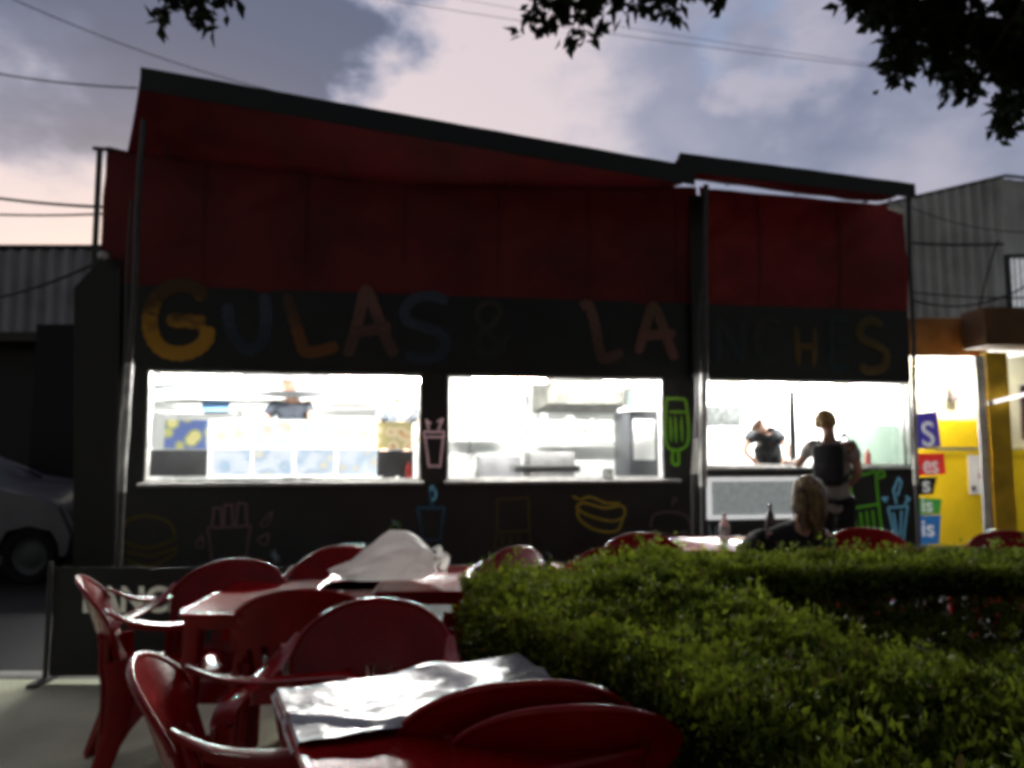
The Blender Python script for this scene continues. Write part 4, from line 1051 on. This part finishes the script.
def hedge(name, label, poly, ztop, zlow, ntop, nside, cams_focus=True, thin=0.0, leafs=.024, vary=.05, stems=60, corez=None, bright=1.0):
    t = thing(name, label, 'hedge', (0, 0, 0))
    cx = sum(p[0] for p in poly)/len(poly); cy = sum(p[1] for p in poly)/len(poly)
    t.location = (cx, cy, 0)
    xs = [p[0] for p in poly]; ys = [p[1] for p in poly]
    # sprig centres over the top
    k = 9; ns_ = ntop//k
    X = rng.uniform(min(xs), max(xs), ns_*4); Y = rng.uniform(min(ys), max(ys), ns_*4); m_ = in_poly(X, Y, poly); X, Y = X[m_][:ns_], Y[m_][:ns_]
    hz = nfield(X, Y, 3.2, 3)*vary + nfield(X, Y, 9, 8)*vary*.55
    Z = ztop+hz-rng.exponential(.018, len(X))+ (rng.random(len(X)) < .05)*rng.uniform(0, .085, len(X))
    C = np.stack([X, Y, Z], 1); NN = np.tile([0, 0, 1.0], (len(X), 1)); NN[:, :2] += rng.normal(0, .35, (len(X), 2))
    # the side faces
    S = []; SN = []
    per = [math.dist(poly[i], poly[(i+1) % len(poly)]) for i in range(len(poly))]; tot = sum(per)
    ctr = np.array([cx, cy])
    for i in range(len(poly)):
        a = np.array(poly[i]); b = np.array(poly[(i+1) % len(poly)]); n_s = int(nside/k*per[i]/tot)
        u = rng.random(n_s)[:, None]; e = (b-a)/per[i]; nn = np.array([e[1], -e[0]])
        if np.dot((a+b)/2+nn*.05-ctr, nn) < np.dot((a+b)/2-ctr, nn) or not True: nn = -nn
        if np.dot((a+b)/2-ctr, nn) < 0: nn = -nn
        pp = a+(b-a)*u; z = zlow+(ztop-zlow)*rng.random(n_s)**.8
        bul = nfield(pp[:, 0]+z, pp[:, 1]-z, 3.3, 5)*.07+nfield(pp[:, 0]+z*2, pp[:, 1]-z*2, 9, 2)*.035-.03*((z-ztop+.06) > 0)
        pp = pp+nn*(bul[:, None]-rng.exponential(.02, n_s)[:, None])
        S.append(np.column_stack([pp, z])); SN.append(np.column_stack([np.tile(nn, (n_s, 1)), np.full(n_s, .45)]))
    S = np.concatenate(S); SN = np.concatenate(SN)
    if thin > 0: 
        g = nfield(S[:, 0], S[:, 2]*1.3+S[:, 1], 6, 1); keep = (S[:, 2] > ztop-.15) | (g > thin); S, SN = S[keep], SN[keep]
    C = np.concatenate([C, S]); NN = np.concatenate([NN, SN]); NN /= np.linalg.norm(NN, axis=1)[:, None]
    Pq = np.repeat(C, k, 0) + rng.normal(0, .013, (len(C)*k, 3)); Nq = np.repeat(NN, k, 0)
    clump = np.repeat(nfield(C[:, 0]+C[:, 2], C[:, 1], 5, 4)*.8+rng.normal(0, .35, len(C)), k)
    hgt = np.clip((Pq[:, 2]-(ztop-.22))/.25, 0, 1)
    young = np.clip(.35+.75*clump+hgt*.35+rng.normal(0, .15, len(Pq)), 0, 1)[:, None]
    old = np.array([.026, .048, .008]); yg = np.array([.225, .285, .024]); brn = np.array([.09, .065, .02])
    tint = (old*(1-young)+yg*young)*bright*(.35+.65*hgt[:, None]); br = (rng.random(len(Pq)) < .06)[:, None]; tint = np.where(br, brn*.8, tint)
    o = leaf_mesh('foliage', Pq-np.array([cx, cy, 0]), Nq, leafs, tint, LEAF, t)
    # dark solid core, added to block light through the hedge
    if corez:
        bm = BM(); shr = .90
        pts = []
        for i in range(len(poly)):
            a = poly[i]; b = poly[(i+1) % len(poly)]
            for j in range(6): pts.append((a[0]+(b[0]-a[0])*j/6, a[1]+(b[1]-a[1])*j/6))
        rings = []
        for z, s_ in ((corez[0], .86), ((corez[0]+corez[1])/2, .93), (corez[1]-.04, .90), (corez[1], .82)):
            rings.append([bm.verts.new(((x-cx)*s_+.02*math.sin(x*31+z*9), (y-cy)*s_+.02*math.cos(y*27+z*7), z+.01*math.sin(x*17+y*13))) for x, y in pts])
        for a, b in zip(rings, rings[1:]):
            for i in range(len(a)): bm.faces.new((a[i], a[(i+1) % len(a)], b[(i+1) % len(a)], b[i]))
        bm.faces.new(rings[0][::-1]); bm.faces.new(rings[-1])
        obj('dark_core', bm, mat('core_dark', (.010, .012, .006), .95, .1, .5, 20, 1.0, 40), t)
    bm = BM()
    for i in range(stems):
        while True:
            x = random.uniform(min(xs), max(xs)); y = random.uniform(min(ys), max(ys))
            if in_poly(np.array([x]), np.array([y]), poly)[0]: break
        x -= cx; y -= cy
        x2, y2 = x+random.uniform(-.08, .08), y+random.uniform(-.05, .05)
        sweep(bm, smooth_path([(x, y, -.02), ((x+x2)/2+random.uniform(-.03, .03), (y+y2)/2, ztop*.5), (x2, y2, ztop-.1)], 3), [(.009-.0008*j,)*2 for j in range(7)], n=5)
    o = obj('stem', bm, BARK, t); o['kind'] = 'stuff'
    return t
near = [(-.20, 3.02), (.10, 3.50), (.55, 3.18), (.80, 2.75), (1.02, 2.30), (1.35, 1.55), (1.75, .85), (.70, .85), (.50, 1.35), (.22, 1.95), (-.06, 2.5)]
hedge('clipped_hedge', 'wide clipped green hedge filling the lower right foreground', near, .788, .05, 90000, 60000, leafs=.023, vary=.06, stems=40, corez=(.02, .745), bright=.9)  # darker leaf tint puts the weaker light here into the colour
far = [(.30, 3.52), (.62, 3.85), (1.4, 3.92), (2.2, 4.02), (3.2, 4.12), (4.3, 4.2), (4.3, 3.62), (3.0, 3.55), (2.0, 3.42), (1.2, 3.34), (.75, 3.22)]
hedge('clipped_hedge', 'narrow clipped hedge strip behind, with bare stems showing below', far, .788, .50, 80000, 34000, leafs=.023, vary=.05, thin=.10, stems=46, corez=(.67, .755), bright=1.2)  # lighter leaf tint stands in for stronger light on this strip
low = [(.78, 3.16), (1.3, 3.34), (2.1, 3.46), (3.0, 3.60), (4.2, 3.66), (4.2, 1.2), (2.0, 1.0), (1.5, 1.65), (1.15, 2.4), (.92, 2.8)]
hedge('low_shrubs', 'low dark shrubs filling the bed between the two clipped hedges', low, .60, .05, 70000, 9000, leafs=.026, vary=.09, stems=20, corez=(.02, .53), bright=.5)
bm = BM(); 
poly = [(-.15, 3.3), (.3, 3.95), (4.6, 4.3), (4.6, .6), (.6, .6), (-.3, 2.6)]
bm.faces.new([bm.verts.new((x, y, .004)) for x, y in poly]); struct(obj('planting_bed', bm, SOIL))

# overhanging tree: trunk stands right of and behind the viewer
TX, TY = 2.6, -1.6
t = thing('street_tree', 'dark leafy tree with twigs hanging in from the top of the view', 'tree', (TX, TY, 0))
def lw(p): return Vector(p)-Vector((TX, TY, 0))
bm = BM()
sweep(bm, smooth_path([(0, 0, -.05), (.05, .0, 1.2), (-.05, .1, 2.4), (-.1, .25, 3.4), (-.2, .4, 4.4)], 4), [(.22-.009*i,)*2 for i in range(17)], n=14)
obj('trunk', bm, BARK, t)
tips = [at(192, -25, 2.9), at(560, -20, 3.1), at(650, -45, 3.2), at(700, -20, 3.1), at(905, 10, 3.2), at(985, 60, 3.3), at(1040, 100, 3.4), at(850, -25, 3.2)]
crown_c = [Vector((random.uniform(-3.4, 4.2), random.uniform(-3.2, 1.9), random.uniform(3.9, 5.6))) for _ in range(90)]
crown_c += [Vector((random.uniform(-2.6, 4.4), random.uniform(1.3, 2.5), random.uniform(3.6, 4.6))) for _ in range(30)]
bm = BM()
for p in tips+crown_c[::4]:
    q0 = Vector((-.15, .3, 3.6+random.uniform(-.4, .7))); e_ = lw(p); mid = q0.lerp(e_, .5)+Vector((random.uniform(-.2, .2), 0, .55))
    pth = smooth_path([q0, mid, e_], 7); sweep(bm, pth, [(.05-.0031*i,)*2 for i in range(len(pth))], n=6)
twigs = []
def twig(a, b, droop=.04, r0=.008):
    a, b = Vector(a), Vector(b); m_ = a.lerp(b, .5)+Vector((0, 0, droop)); pth = smooth_path([a, m_, b], 6)
    sweep(bm, [lw(x) for x in pth], [(max(.0018, r0*(1-i/len(pth))),)*2 for i in range(len(pth))], n=5); twigs.append((pth))
for (a, b, Y) in (((192, -25), (158, 22), 2.9), ((192, -25), (205, 26), 2.9), ((192, -25), (186, 10), 2.9), ((192, -25), (232, 2), 2.9),
                  ((600, -30), (522, 22), 3.1), ((600, -30), (548, 30), 3.1), ((600, -30), (575, 38), 3.1), ((600, -30), (604, 34), 3.15), ((620, -30), (645, 10), 3.1), ((650, -30), (680, 14), 3.2), ((640, -30), (720, 0), 3.2), ((590, -30), (590, 12), 3.1), ((590, -30), (560, 5), 3.1), ((640, -30), (662, 12), 3.1), ((600, -30), (535, 0), 3.1), ((600, -30), (625, 15), 3.1)):
    twig(at(*a, Y), at(*b, Y))
for (a, b, Y) in (((905, -10), (845, 4), 3.2), ((905, -10), (888, 78), 3.2), ((905, -10), (908, 62), 3.2), ((930, 10), (935, 70), 3.3), ((940, 10), (968, 92), 3.3), ((960, 10), (955, 60), 3.3), ((985, 20), (1000, 92), 3.3), ((1000, 20), (990, 60), 3.3),
                  ((1000, 20), (1030, 40), 3.3), ((940, 0), (900, 35), 3.3), ((960, -20), (925, 30), 3.2), ((1030, 60), (1004, 128), 3.4), ((1040, 60), (1030, 118), 3.4), ((1040, 20), (1015, 75), 3.4), ((905, -10), (872, 20), 3.2), ((960, -10), (975, 40), 3.3), ((1000, -10), (1015, 25), 3.3), ((920, -20), (860, -8), 3.2), ((985, 20), (972, 88), 3.3), ((1030, 10), (1045, 80), 3.3), ((950, -20), (940, 30), 3.2), ((1010, 10), (1020, 50), 3.3)):
    twig(at(*a, Y), at(*b, Y))
    if random.random() < .7: twig(at(a[0]*.5+b[0]*.5, a[1]*.5+b[1]*.5, Y), at(b[0]+random.uniform(-22, 22), b[1]+random.uniform(-18, 2), Y+random.uniform(-.2, .2)), .02, .004)
obj('branches', bm, BARK, t)
Pl = []; Nl = []
for pth in twigs:
    n = len(pth); L_ = (pth[-1]-pth[0]).length; cnt = int((30+100*L_)*(1.5 if pth[-1].x > .9 else 1))
    for _ in range(cnt):
        u = random.random()**.7*(n-1); i = min(int(u), n-2); p = pth[i].lerp(pth[i+1], u-i)
        Pl.append(p+Vector([random.gauss(0, .022) for _ in range(3)])); Nl.append(Vector((random.gauss(0, .6), random.gauss(0, .6), random.gauss(-.55, .5))).normalized())
for c_ in crown_c:
    for _ in range(330):  # unseen crown thickened to shade the hedge and chairs
        d = Vector([random.gauss(0, 1) for _ in range(3)]); d.z *= .5
        Pl.append(c_+d*.30); Nl.append(Vector((random.gauss(0, .6), random.gauss(0, .6), random.gauss(-.3, .6))).normalized())
Pl = np.array([tuple(lw(p)) for p in Pl]); Nl = np.array([tuple(p) for p in Nl])
tint = np.array([.022, .034, .014])*rng.uniform(.5, 1.4, len(Pl))[:, None]
leaf_mesh('crown', Pl, Nl, .070, tint, LEAFT, t, aspect=.52)

# ------------------------------------------------------------------ left background: warehouse, van
def corrugated(bm, P0, P1, z0, ztop_fn, pitch, amp, nrm_):
    P0, P1 = Vector(P0), Vector(P1); L_ = (P1-P0).length; n = max(4, int(L_/pitch)*4)
    row = []
    for i in range(n+1):
        u = i/n; ph = i % 4; o_ = (0, amp, amp, 0)[ph]
        p = P0.lerp(P1, u)+nrm_*o_; row.append((bm.verts.new((p.x, p.y, z0)), bm.verts.new((p.x, p.y, ztop_fn(u)))))
    for a, b in zip(row, row[1:]): bm.faces.new((a[0], b[0], b[1], a[1]))
CORL = mat_corrugated('corrugated_dull', (.50, .50, .54), .3)
CORR = mat_corrugated('corrugated_pale', (.9, .9, .9), .3)
t = thing('warehouse', 'grey corrugated metal warehouse behind the van at left', 'building', (-16, 21, -.1))
a = at(-160, 252, 21); b = at(330, 256, 21)
bm = BM(); corrugated(bm, (a.x+16, 0, 0), (b.x+16, 0, 0), 3.9, lambda u: a.z+.1+u*.1, 40*.01, .16, Vector((0, -1, 0))); obj('wall', bm, CORL, t, smooth=False)
bm = BM(); box(bm, a.x+16, b.x+16, .1, 9, 0, a.z+.0); obj('shell', bm, GREYD, t, smooth=False)
bm = BM(); box(bm, a.x+15.9, b.x+16.1, -.15, 9.1, a.z+.2, a.z+.28); obj('roof', bm, GREYD, t, smooth=False)
bm = BM(); box(bm, a.x+16, b.x+16, -2.2, -.07, 3.55, 3.85); obj('awning', bm, mat('dark_awning', (.012, .011, .011), .8), t, smooth=False)
bm = BM(); box(bm, a.x+16, b.x+16, -.05, .05, 0, 3.54); obj('lower_wall', bm, mat('dark_shopfront', (.02, .018, .018), .6), t, smooth=False)

VW = mat('car_paint', (.13, .13, .16), .35, .5, .2, 3, coat=.3)
VG = mat('van_glass', (.008, .009, .012), .12, .5, .2, 3)
TYR = mat('tyre', (.010, .010, .010), .8, .3, .3, 20)
VX = (72-512)/FPX*8.0
t = thing('parked_car', 'pale low car parked in shadow at far left beyond the pavement', 'car', (VX-1.9, 8.0, -.112))
prof = [(-1.95, .32), (-1.98, .85), (-1.85, 1.0), (-1.35, 1.42), (-.90, 1.49), (-.20, 1.48), (.62, 1.06), (1.1, 1.03), (1.55, .97), (1.84, .84), (1.95, .62), (1.92, .34), (1.88, .30)]
arch = []
for k in range(9): a_ = PI*k/8; arch.append((1.50+.34*math.cos(a_), .30+.37*math.sin(a_)))
arch2 = [(x-2.63, z) for x, z in arch]
full = prof+arch+arch2
bm = BM(); f_ = [bm.verts.new((x, 0, z)) for x, z in full]; g_ = [bm.verts.new((x, 1.62, z)) for x, z in full]
bm.faces.new(f_); bm.faces.new(g_[::-1])
for i in range(len(full)): j = (i+1) % len(full); bm.faces.new((f_[i], f_[j], g_[j], g_[i]))
bmesh.ops.bevel(bm, geom=[e for e in bm.edges if abs(e.verts[0].co.y-e.verts[1].co.y) < 1e-4 and min(e.verts[0].co.z, e.verts[1].co.z) > .6], offset=.05, segments=3, affect='EDGES')
BV = obj('body', bm, VW, t)
for x0, x1, xt0, xt1 in ((-.50, .46, -.50, -.14), (-1.50, -.58, -1.18, -.58)):
    bm = BM(); vv = [(x0, -.012, 1.04), (x1, -.012, 1.04), (xt1, -.012, 1.40), (xt0, -.012, 1.40)]; 
    lo_ = [bm.verts.new(c_) for c_ in vv]; hi_ = [bm.verts.new((c_[0], .03, c_[2])) for c_ in vv]
    bm.faces.new(lo_); [bm.faces.new((lo_[i], lo_[(i+1) % 4], hi_[(i+1) % 4], hi_[i])) for i in range(4)]
    obj('window', bm, VG, t, smooth=False)
for wx in (1.50, -1.13):
    for wy in (.10, 1.42):
        bm = BM(); rr_ = [(.20, -.09), (.27, -.10), (.30, -.07), (.30, .07), (.27, .10), (.20, .09)]
        rings = [[bm.verts.new((wx+r_*math.cos(2*PI*k/28), wy+y_, .30+r_*math.sin(2*PI*k/28))) for k in range(28)] for r_, y_ in rr_]
        for a_, b_ in zip(rings, rings[1:]+rings[:1]):
            for k in range(28): bm.faces.new((a_[k], a_[(k+1) % 28], b_[(k+1) % 28], b_[k]))
        wo = obj('wheel', bm, TYR, t)
        bm = BM(); rings = [[bm.verts.new((wx+r_*math.cos(2*PI*k/28), wy+y_, .30+r_*math.sin(2*PI*k/28))) for k in range(28)] for r_, y_ in ((.198, -.06), (.14, -.04), (.06, -.07))]
        for a_, b_ in zip(rings, rings[1:]):
            for k in range(28): bm.faces.new((a_[k], a_[(k+1) % 28], b_[(k+1) % 28], b_[k]))
        bm.faces.new(rings[-1]); obj('rim', bm, GREYD, wo)
bm = BM(); box(bm, .40, .54, -.17, -.01, 1.02, 1.14, bev=.03); obj('mirror', bm, VW, t)
bm = BM(); box(bm, -.42, -.28, -.025, -.002, .86, .89); obj('door_handle', bm, DKM, t, smooth=False)
bm = BM(); box(bm, 1.90, 2.00, .08, 1.54, .30, .46, bev=.03); obj('bumper', bm, GREYD, t)
for y_ in (.25, 1.37):
    bm = BM(); bmesh.ops.create_uvsphere(bm, u_segments=16, v_segments=8, radius=.09, matrix=Matrix.Translation((1.89, y_, .70))@Matrix.Diagonal((.4, 1, 1, 1))); obj('headlight', bm, GLS, t)
p = at(73, 420, 12.5); p2 = at(-120, 420, 12.5); zt = at(40, 345, 12.5).z
t = thing('shopfront', 'dark closed shopfront with grey end pillar behind the parked car', 'shopfront', (p.x, 12.5, -.112))
bm = BM(); box(bm, p2.x-p.x, -.12, .05, .15, 0, zt+.1); obj('shutter', bm, mat('shutter_black', (.012, .012, .014), .6), t, smooth=False)
bm = BM(); box(bm, -.118, .12, -.02, .17, 0, zt+.1); obj('pillar', bm, mat('pillar_grey', (.10, .10, .12), .7), t, smooth=False)
bm = BM(); box(bm, p2.x-p.x, .2, -.5, .18, zt+.11, zt+.26); obj('lintel', bm, mat('lintel_brown', (.05, .042, .038), .7), t, smooth=False)
# pale shop light showing between the van and the stall
p = at(79, 415, 9.5)
t = thing('lit_doorway', 'narrow pale lit strip of a far doorway between van and stall', 'doorway', (p.x, 9.8, -.112))
bm = BM(); wall_open(bm, -.8, .8, 0, 3.1, [(-.09, .10, 1.3, 2.0)], 0, .1); obj('wall', bm, mat('dark_wall', (.015, .015, .017), .8), t, smooth=False)
bm = BM(); box(bm, -.12, .12, .11, .13, 1.2, 2.1); obj('lit_pane', bm, mat('pale_pane', (.5, .5, .4), .5, emit=(1, .98, .8), es=.25), t, smooth=False)

# ------------------------------------------------------------------ right background: gabled shed and kiosk
t = thing('gabled_shed', 'tall pale corrugated metal shed with gable at upper right', 'building', (14, 20, -.1))
pk = at(1003, 178, 20); lf = at(880, 207, 20); sl = (pk.z-lf.z)/(pk.x-lf.x); xl = pk.x-9
bm = BM(); corrugated(bm, (xl-14, 0, 0), (pk.x-14, 0, 0), 0, lambda u: pk.z+.1-sl*9*(1-u), .30, .16, Vector((0, -1, 0))); obj('front_wall', bm, CORR, t, smooth=False)
bm = BM(); corrugated(bm, (pk.x-14, .02, 0), (pk.x-14+6, 1.2, 0), 0, lambda u: pk.z+.08-.1*u, .5, .05, Vector((.7, -.7, 0))); obj('side_wall', bm, CORR, t, smooth=False)
bm = BM()
sweep(bm, [(xl-14.1, -.12, pk.z+.12-sl*9), (pk.x-14, -.12, pk.z+.12), (pk.x-14+6, 1.1, pk.z+.02)], .05, n=6); obj('roof', bm, GREYD, t)
a = at(1009, 258, 19.6); b = at(1040, 305, 19.6)
bm = BM(); wall_open(bm, a.x-14.08, b.x-13.92, b.z-.1, a.z+.2, [(a.x-14, b.x-14, b.z, a.z+.1)], -.45, -.3); wf = obj('window', bm, GREYD, t, smooth=False)
bm = BM(); box(bm, a.x-14, b.x-14, -.34, -.32, b.z, a.z+.1); obj('pane', bm, mat('frosted_pane', (.5, .5, .5), .3, .5, .8, 5, emit=(.9, .95, 1), es=.35), wf, smooth=False)
bm = BM()
for k in range(6): box(bm, a.x-14+.15*k, a.x-14+.15*k+.03, -.37, -.345, b.z, a.z+.1)
obj('grille', bm, WHM, wf, smooth=False)

YW = mat('yellow_wall', (.86, .60, .012), .5, .4, .12, 2.5, .1)
YC = mat('ochre_column', (.85, .50, .03), .6, .3, .25, 4, .1)
BRW = mat('brown_fascia', (.42, .19, .06), .65, .3, .35, 3, .2)
KY = 10.3
t = thing('yellow_kiosk', 'brightly lit yellow kiosk with brown fascia right of the stall', 'kiosk', (6.5, KY, -.1))
def kb(name, px0, py0, px1, py1, Y, dep, m, parent=None, label=None, em=None):
    A = at(px0, py0, Y); B = at(px1, py1, Y)
    bm = BM(); box(bm, A.x-6.5, B.x-6.5, Y-KY, Y-KY+dep, min(A.z, B.z)+.1, max(A.z, B.z)+.1); o = obj(name, bm, m, parent or t, smooth=False)
    if label: o['label'] = label
    return o
kb('back_wall', 880, 449, 1100, 552, KY+.9, .1, YW)
kb('upper_wall', 880, 340, 1100, 448.5, KY+.95, .1, mat('tube_lit_wall', (.80, .76, .55), .5, .4, .1, 3))  # tube light on the yellow wall painted as a paler tone
kb('yellow_band', 925, 420, 992, 447, KY+.88, .04, YW)
kb('ceiling', 905, 346, 1060, 350, KY-.2, 1.2, INW)
kb('fascia', 905, 318, 988, 356, KY-.3, .08, BRW)
kb('column', 986, 352, 1019, 562, KY-.9, .12, YC)
kb('roof_slab', 984, 307, 1100, 345, KY-.95, .5, mat('dark_brown_roof', (.14, .065, .022), .7))
kb('column_edge', 983.5, 356, 986, 545, KY-.86, .04, WHM)
kb('dark_opening', 1021, 385, 1060, 440, KY-.5, .05, mat('dark_red_room', (.05, .012, .008), .7))
kb('conduit', 936, 448, 1024, 450, KY+.84, .02, STEEL)
kb('meter_box', 951, 386, 960, 401, KY+.80, .10, mat('meter_grey', (.09, .07, .07), .5))
kb('lamp_arm', 918, 381, 958, 383.5, KY+.55, .03, GREYD)
nb_ = kb('notice', 968, 455, 991, 494, KY+.88, .015, INW, label='white paper notice')
kb('notice_mark', 979, 473, 983, 479, KY+.868, .01, mat('mark_maroon', (.2, .03, .06), .6), nb_)
kb('notice_mark', 972, 486, 976, 491, KY+.868, .01, GREYD, nb_); kb('notice_mark', 982, 486, 987, 491, KY+.868, .01, GREYD, nb_)
# tubes of the kiosk
def ktube(p0, p1, label, rad=.02, m=TUBEK):
    a, b = Vector(p0), Vector(p1)
    t = thing('kiosk_lamp', label, 'lamp', a)
    bm = BM(); sweep(bm, [(0, 0, 0), tuple(b-a)], rad, n=12); obj('tube', bm, m, t)
    bm = BM(); d = (b-a).normalized()
    for q_ in (Vector(), b-a): sweep(bm, [q_-d*.03, q_+d*.03], rad*1.35, n=12)
    obj('end_cap', bm, WHM, t)
ktube(at(915, 366, KY+.3), at(946, 366, KY+.3), 'glowing tube under the kiosk ceiling beside the stall')
ktube(at(964, 372, KY+.5), at(966, 388, KY+.5), 'round glowing bulb fitting under the kiosk fascia', .05)
ktube(at(990, 403, KY-1.0), at(1034, 392, KY-1.0), 'slanting white tube lamp on the kiosk column', .022, mat('tube_soft', (.9, .9, .9), .5, emit=(1, 1, 1), es=1.4))
# signs on the kiosk side of the stall
def sign(pts, colr, txt, label, size, tx, ty, sxx=1.0):
    Y = KY-.6
    P4 = [at(px, py, Y) for px, py in pts]; o0 = P4[3]
    t = thing('word_sign', label, 'sign', o0, 0, 'word signs stacked beside the stall')
    bm = BM(); lo_ = [bm.verts.new(p_-o0) for p_ in P4]; hi_ = [bm.verts.new(p_-o0+Vector((0, .02, 0))) for p_ in P4]
    bm.faces.new(lo_); bm.faces.new(hi_[::-1])
    for k in range(4): bm.faces.new((lo_[k], lo_[(k+1) % 4], hi_[(k+1) % 4], hi_[k]))
    pn = obj('panel', bm, colr, t, smooth=False)
    b_ = at(tx, ty, Y)-o0
    text_obj('lettering', txt, size, mat('sign_letter_white', (.85, .85, .85), .5, emit=(1, 1, 1), es=.25), t, (b_.x, -.006, b_.z), bold=.004, sx=sxx)
def sm_(n, c, es): return mat(n, srgb(*c)[:3], .5, emit=srgb(*c), es=es*1.5)
sign([(905, 415), (937, 411), (941, 446), (905, 450)], sm_('sign_purple', (62, 52, 150), .3), 'S', 'purple sign panel with white letter S, topmost of the signs', .46, 921.5, 446, .85)
sign([(905, 454), (944, 453), (946, 474), (905, 477)], sm_('sign_red', (200, 44, 40), .35), 'es', 'red sign panel with white letters es, second from top', .33, 923, 473, .72)
sign([(905, 478), (937, 477), (933, 494), (905, 496)], sm_('sign_black_p', (18, 18, 22), .1), 's', 'black sign panel with white letter s, third from top', .30, 922, 492)
sign([(905, 497), (942, 499), (940, 514), (905, 514)], sm_('sign_green', (60, 140, 60), .3), 'is', 'green sign panel with pale letters, fourth from top', .26, 921, 511.5)
sign([(905, 515), (941, 515), (939, 544), (905, 546)], sm_('sign_blue', (40, 100, 160), .3), 'is', 'blue sign panel with pale letters, lowest of the signs', .30, 921, 536)
p = at(911, 480, KY-.56); t = thing('sign_post', 'slim dark post carrying the stacked word signs', 'post', (p.x, p.y+.02, -.11))
bm = BM(); sweep(bm, [(0, 0, 0), (0, 0, p.z+1.05)], .022, n=10); obj('shaft', bm, DKM, t)
bm = BM(); lathe(bm, [(.10, 0), (.10, .02), (.03, .035)], n=20); obj('base', bm, DKM, t)
# ------------------------------------------------------------------ wires
WIRE = mat('cable_black', (.012, .012, .014), .6)
def wire(a, b, sag, rad, label, n=20, m=WIRE):
    a, b = Vector(a), Vector(b)
    bm = BM(); pts = [(b-a)*(i/n)+Vector((0, 0, -4*sag*(i/n)*(1-i/n))) for i in range(n+1)]
    sweep(bm, pts, rad, n=6); o = obj('overhead_cable', bm, m, None, loc=a); tag(o, label, 'cable', 'overhead cables')
wire(at(-60, -35, 10), at(380, 110, 14), .35, .009, 'long thin cable slanting over the left end of the roof')
wire(at(-80, 56, 9), at(137, 88, 8.0), .08, .010, 'cable meeting the roof just below its upper left corner')
wire(at(-80, 184, 9), at(102, 207, 7.4), .05, .016, 'upper of two dark cables reaching the left end frame')
wire(at(-80, 209, 9), at(102, 214, 7.4), .04, .012, 'lower of two dark cables reaching the left end frame')
wire(at(-80, 300, 9), at(112, 255, 7.3), .18, .016, 'sagging dark cable before the grey warehouse')
wire(at(330, -10, 30), at(900, 70, 30), .2, .014, 'faint high cable crossing the clouds')
wire(at(400, -12, 34), at(960, 76, 34), .2, .012, 'second faint high cable crossing the clouds')
wire(at(912, 243, 12), at(1003, 244, 12), .02, .022, 'straight horizontal cable across the pale shed')
wire(at(912, 208, 14), at(1060, 230, 14), .2, .010, 'thin slack cable high across the pale shed')
wire(at(912, 300, 12), at(1060, 262, 12), .35, .016, 'slack lower cable across the pale shed')
wire(at(912, 292, 12), at(1060, 296, 12), .06, .014, 'lowest cable across the pale shed')
wire(at(998, 240, 12), at(975, 330, 12), -.1, .014, 'drooping cable loop beside the shed window')
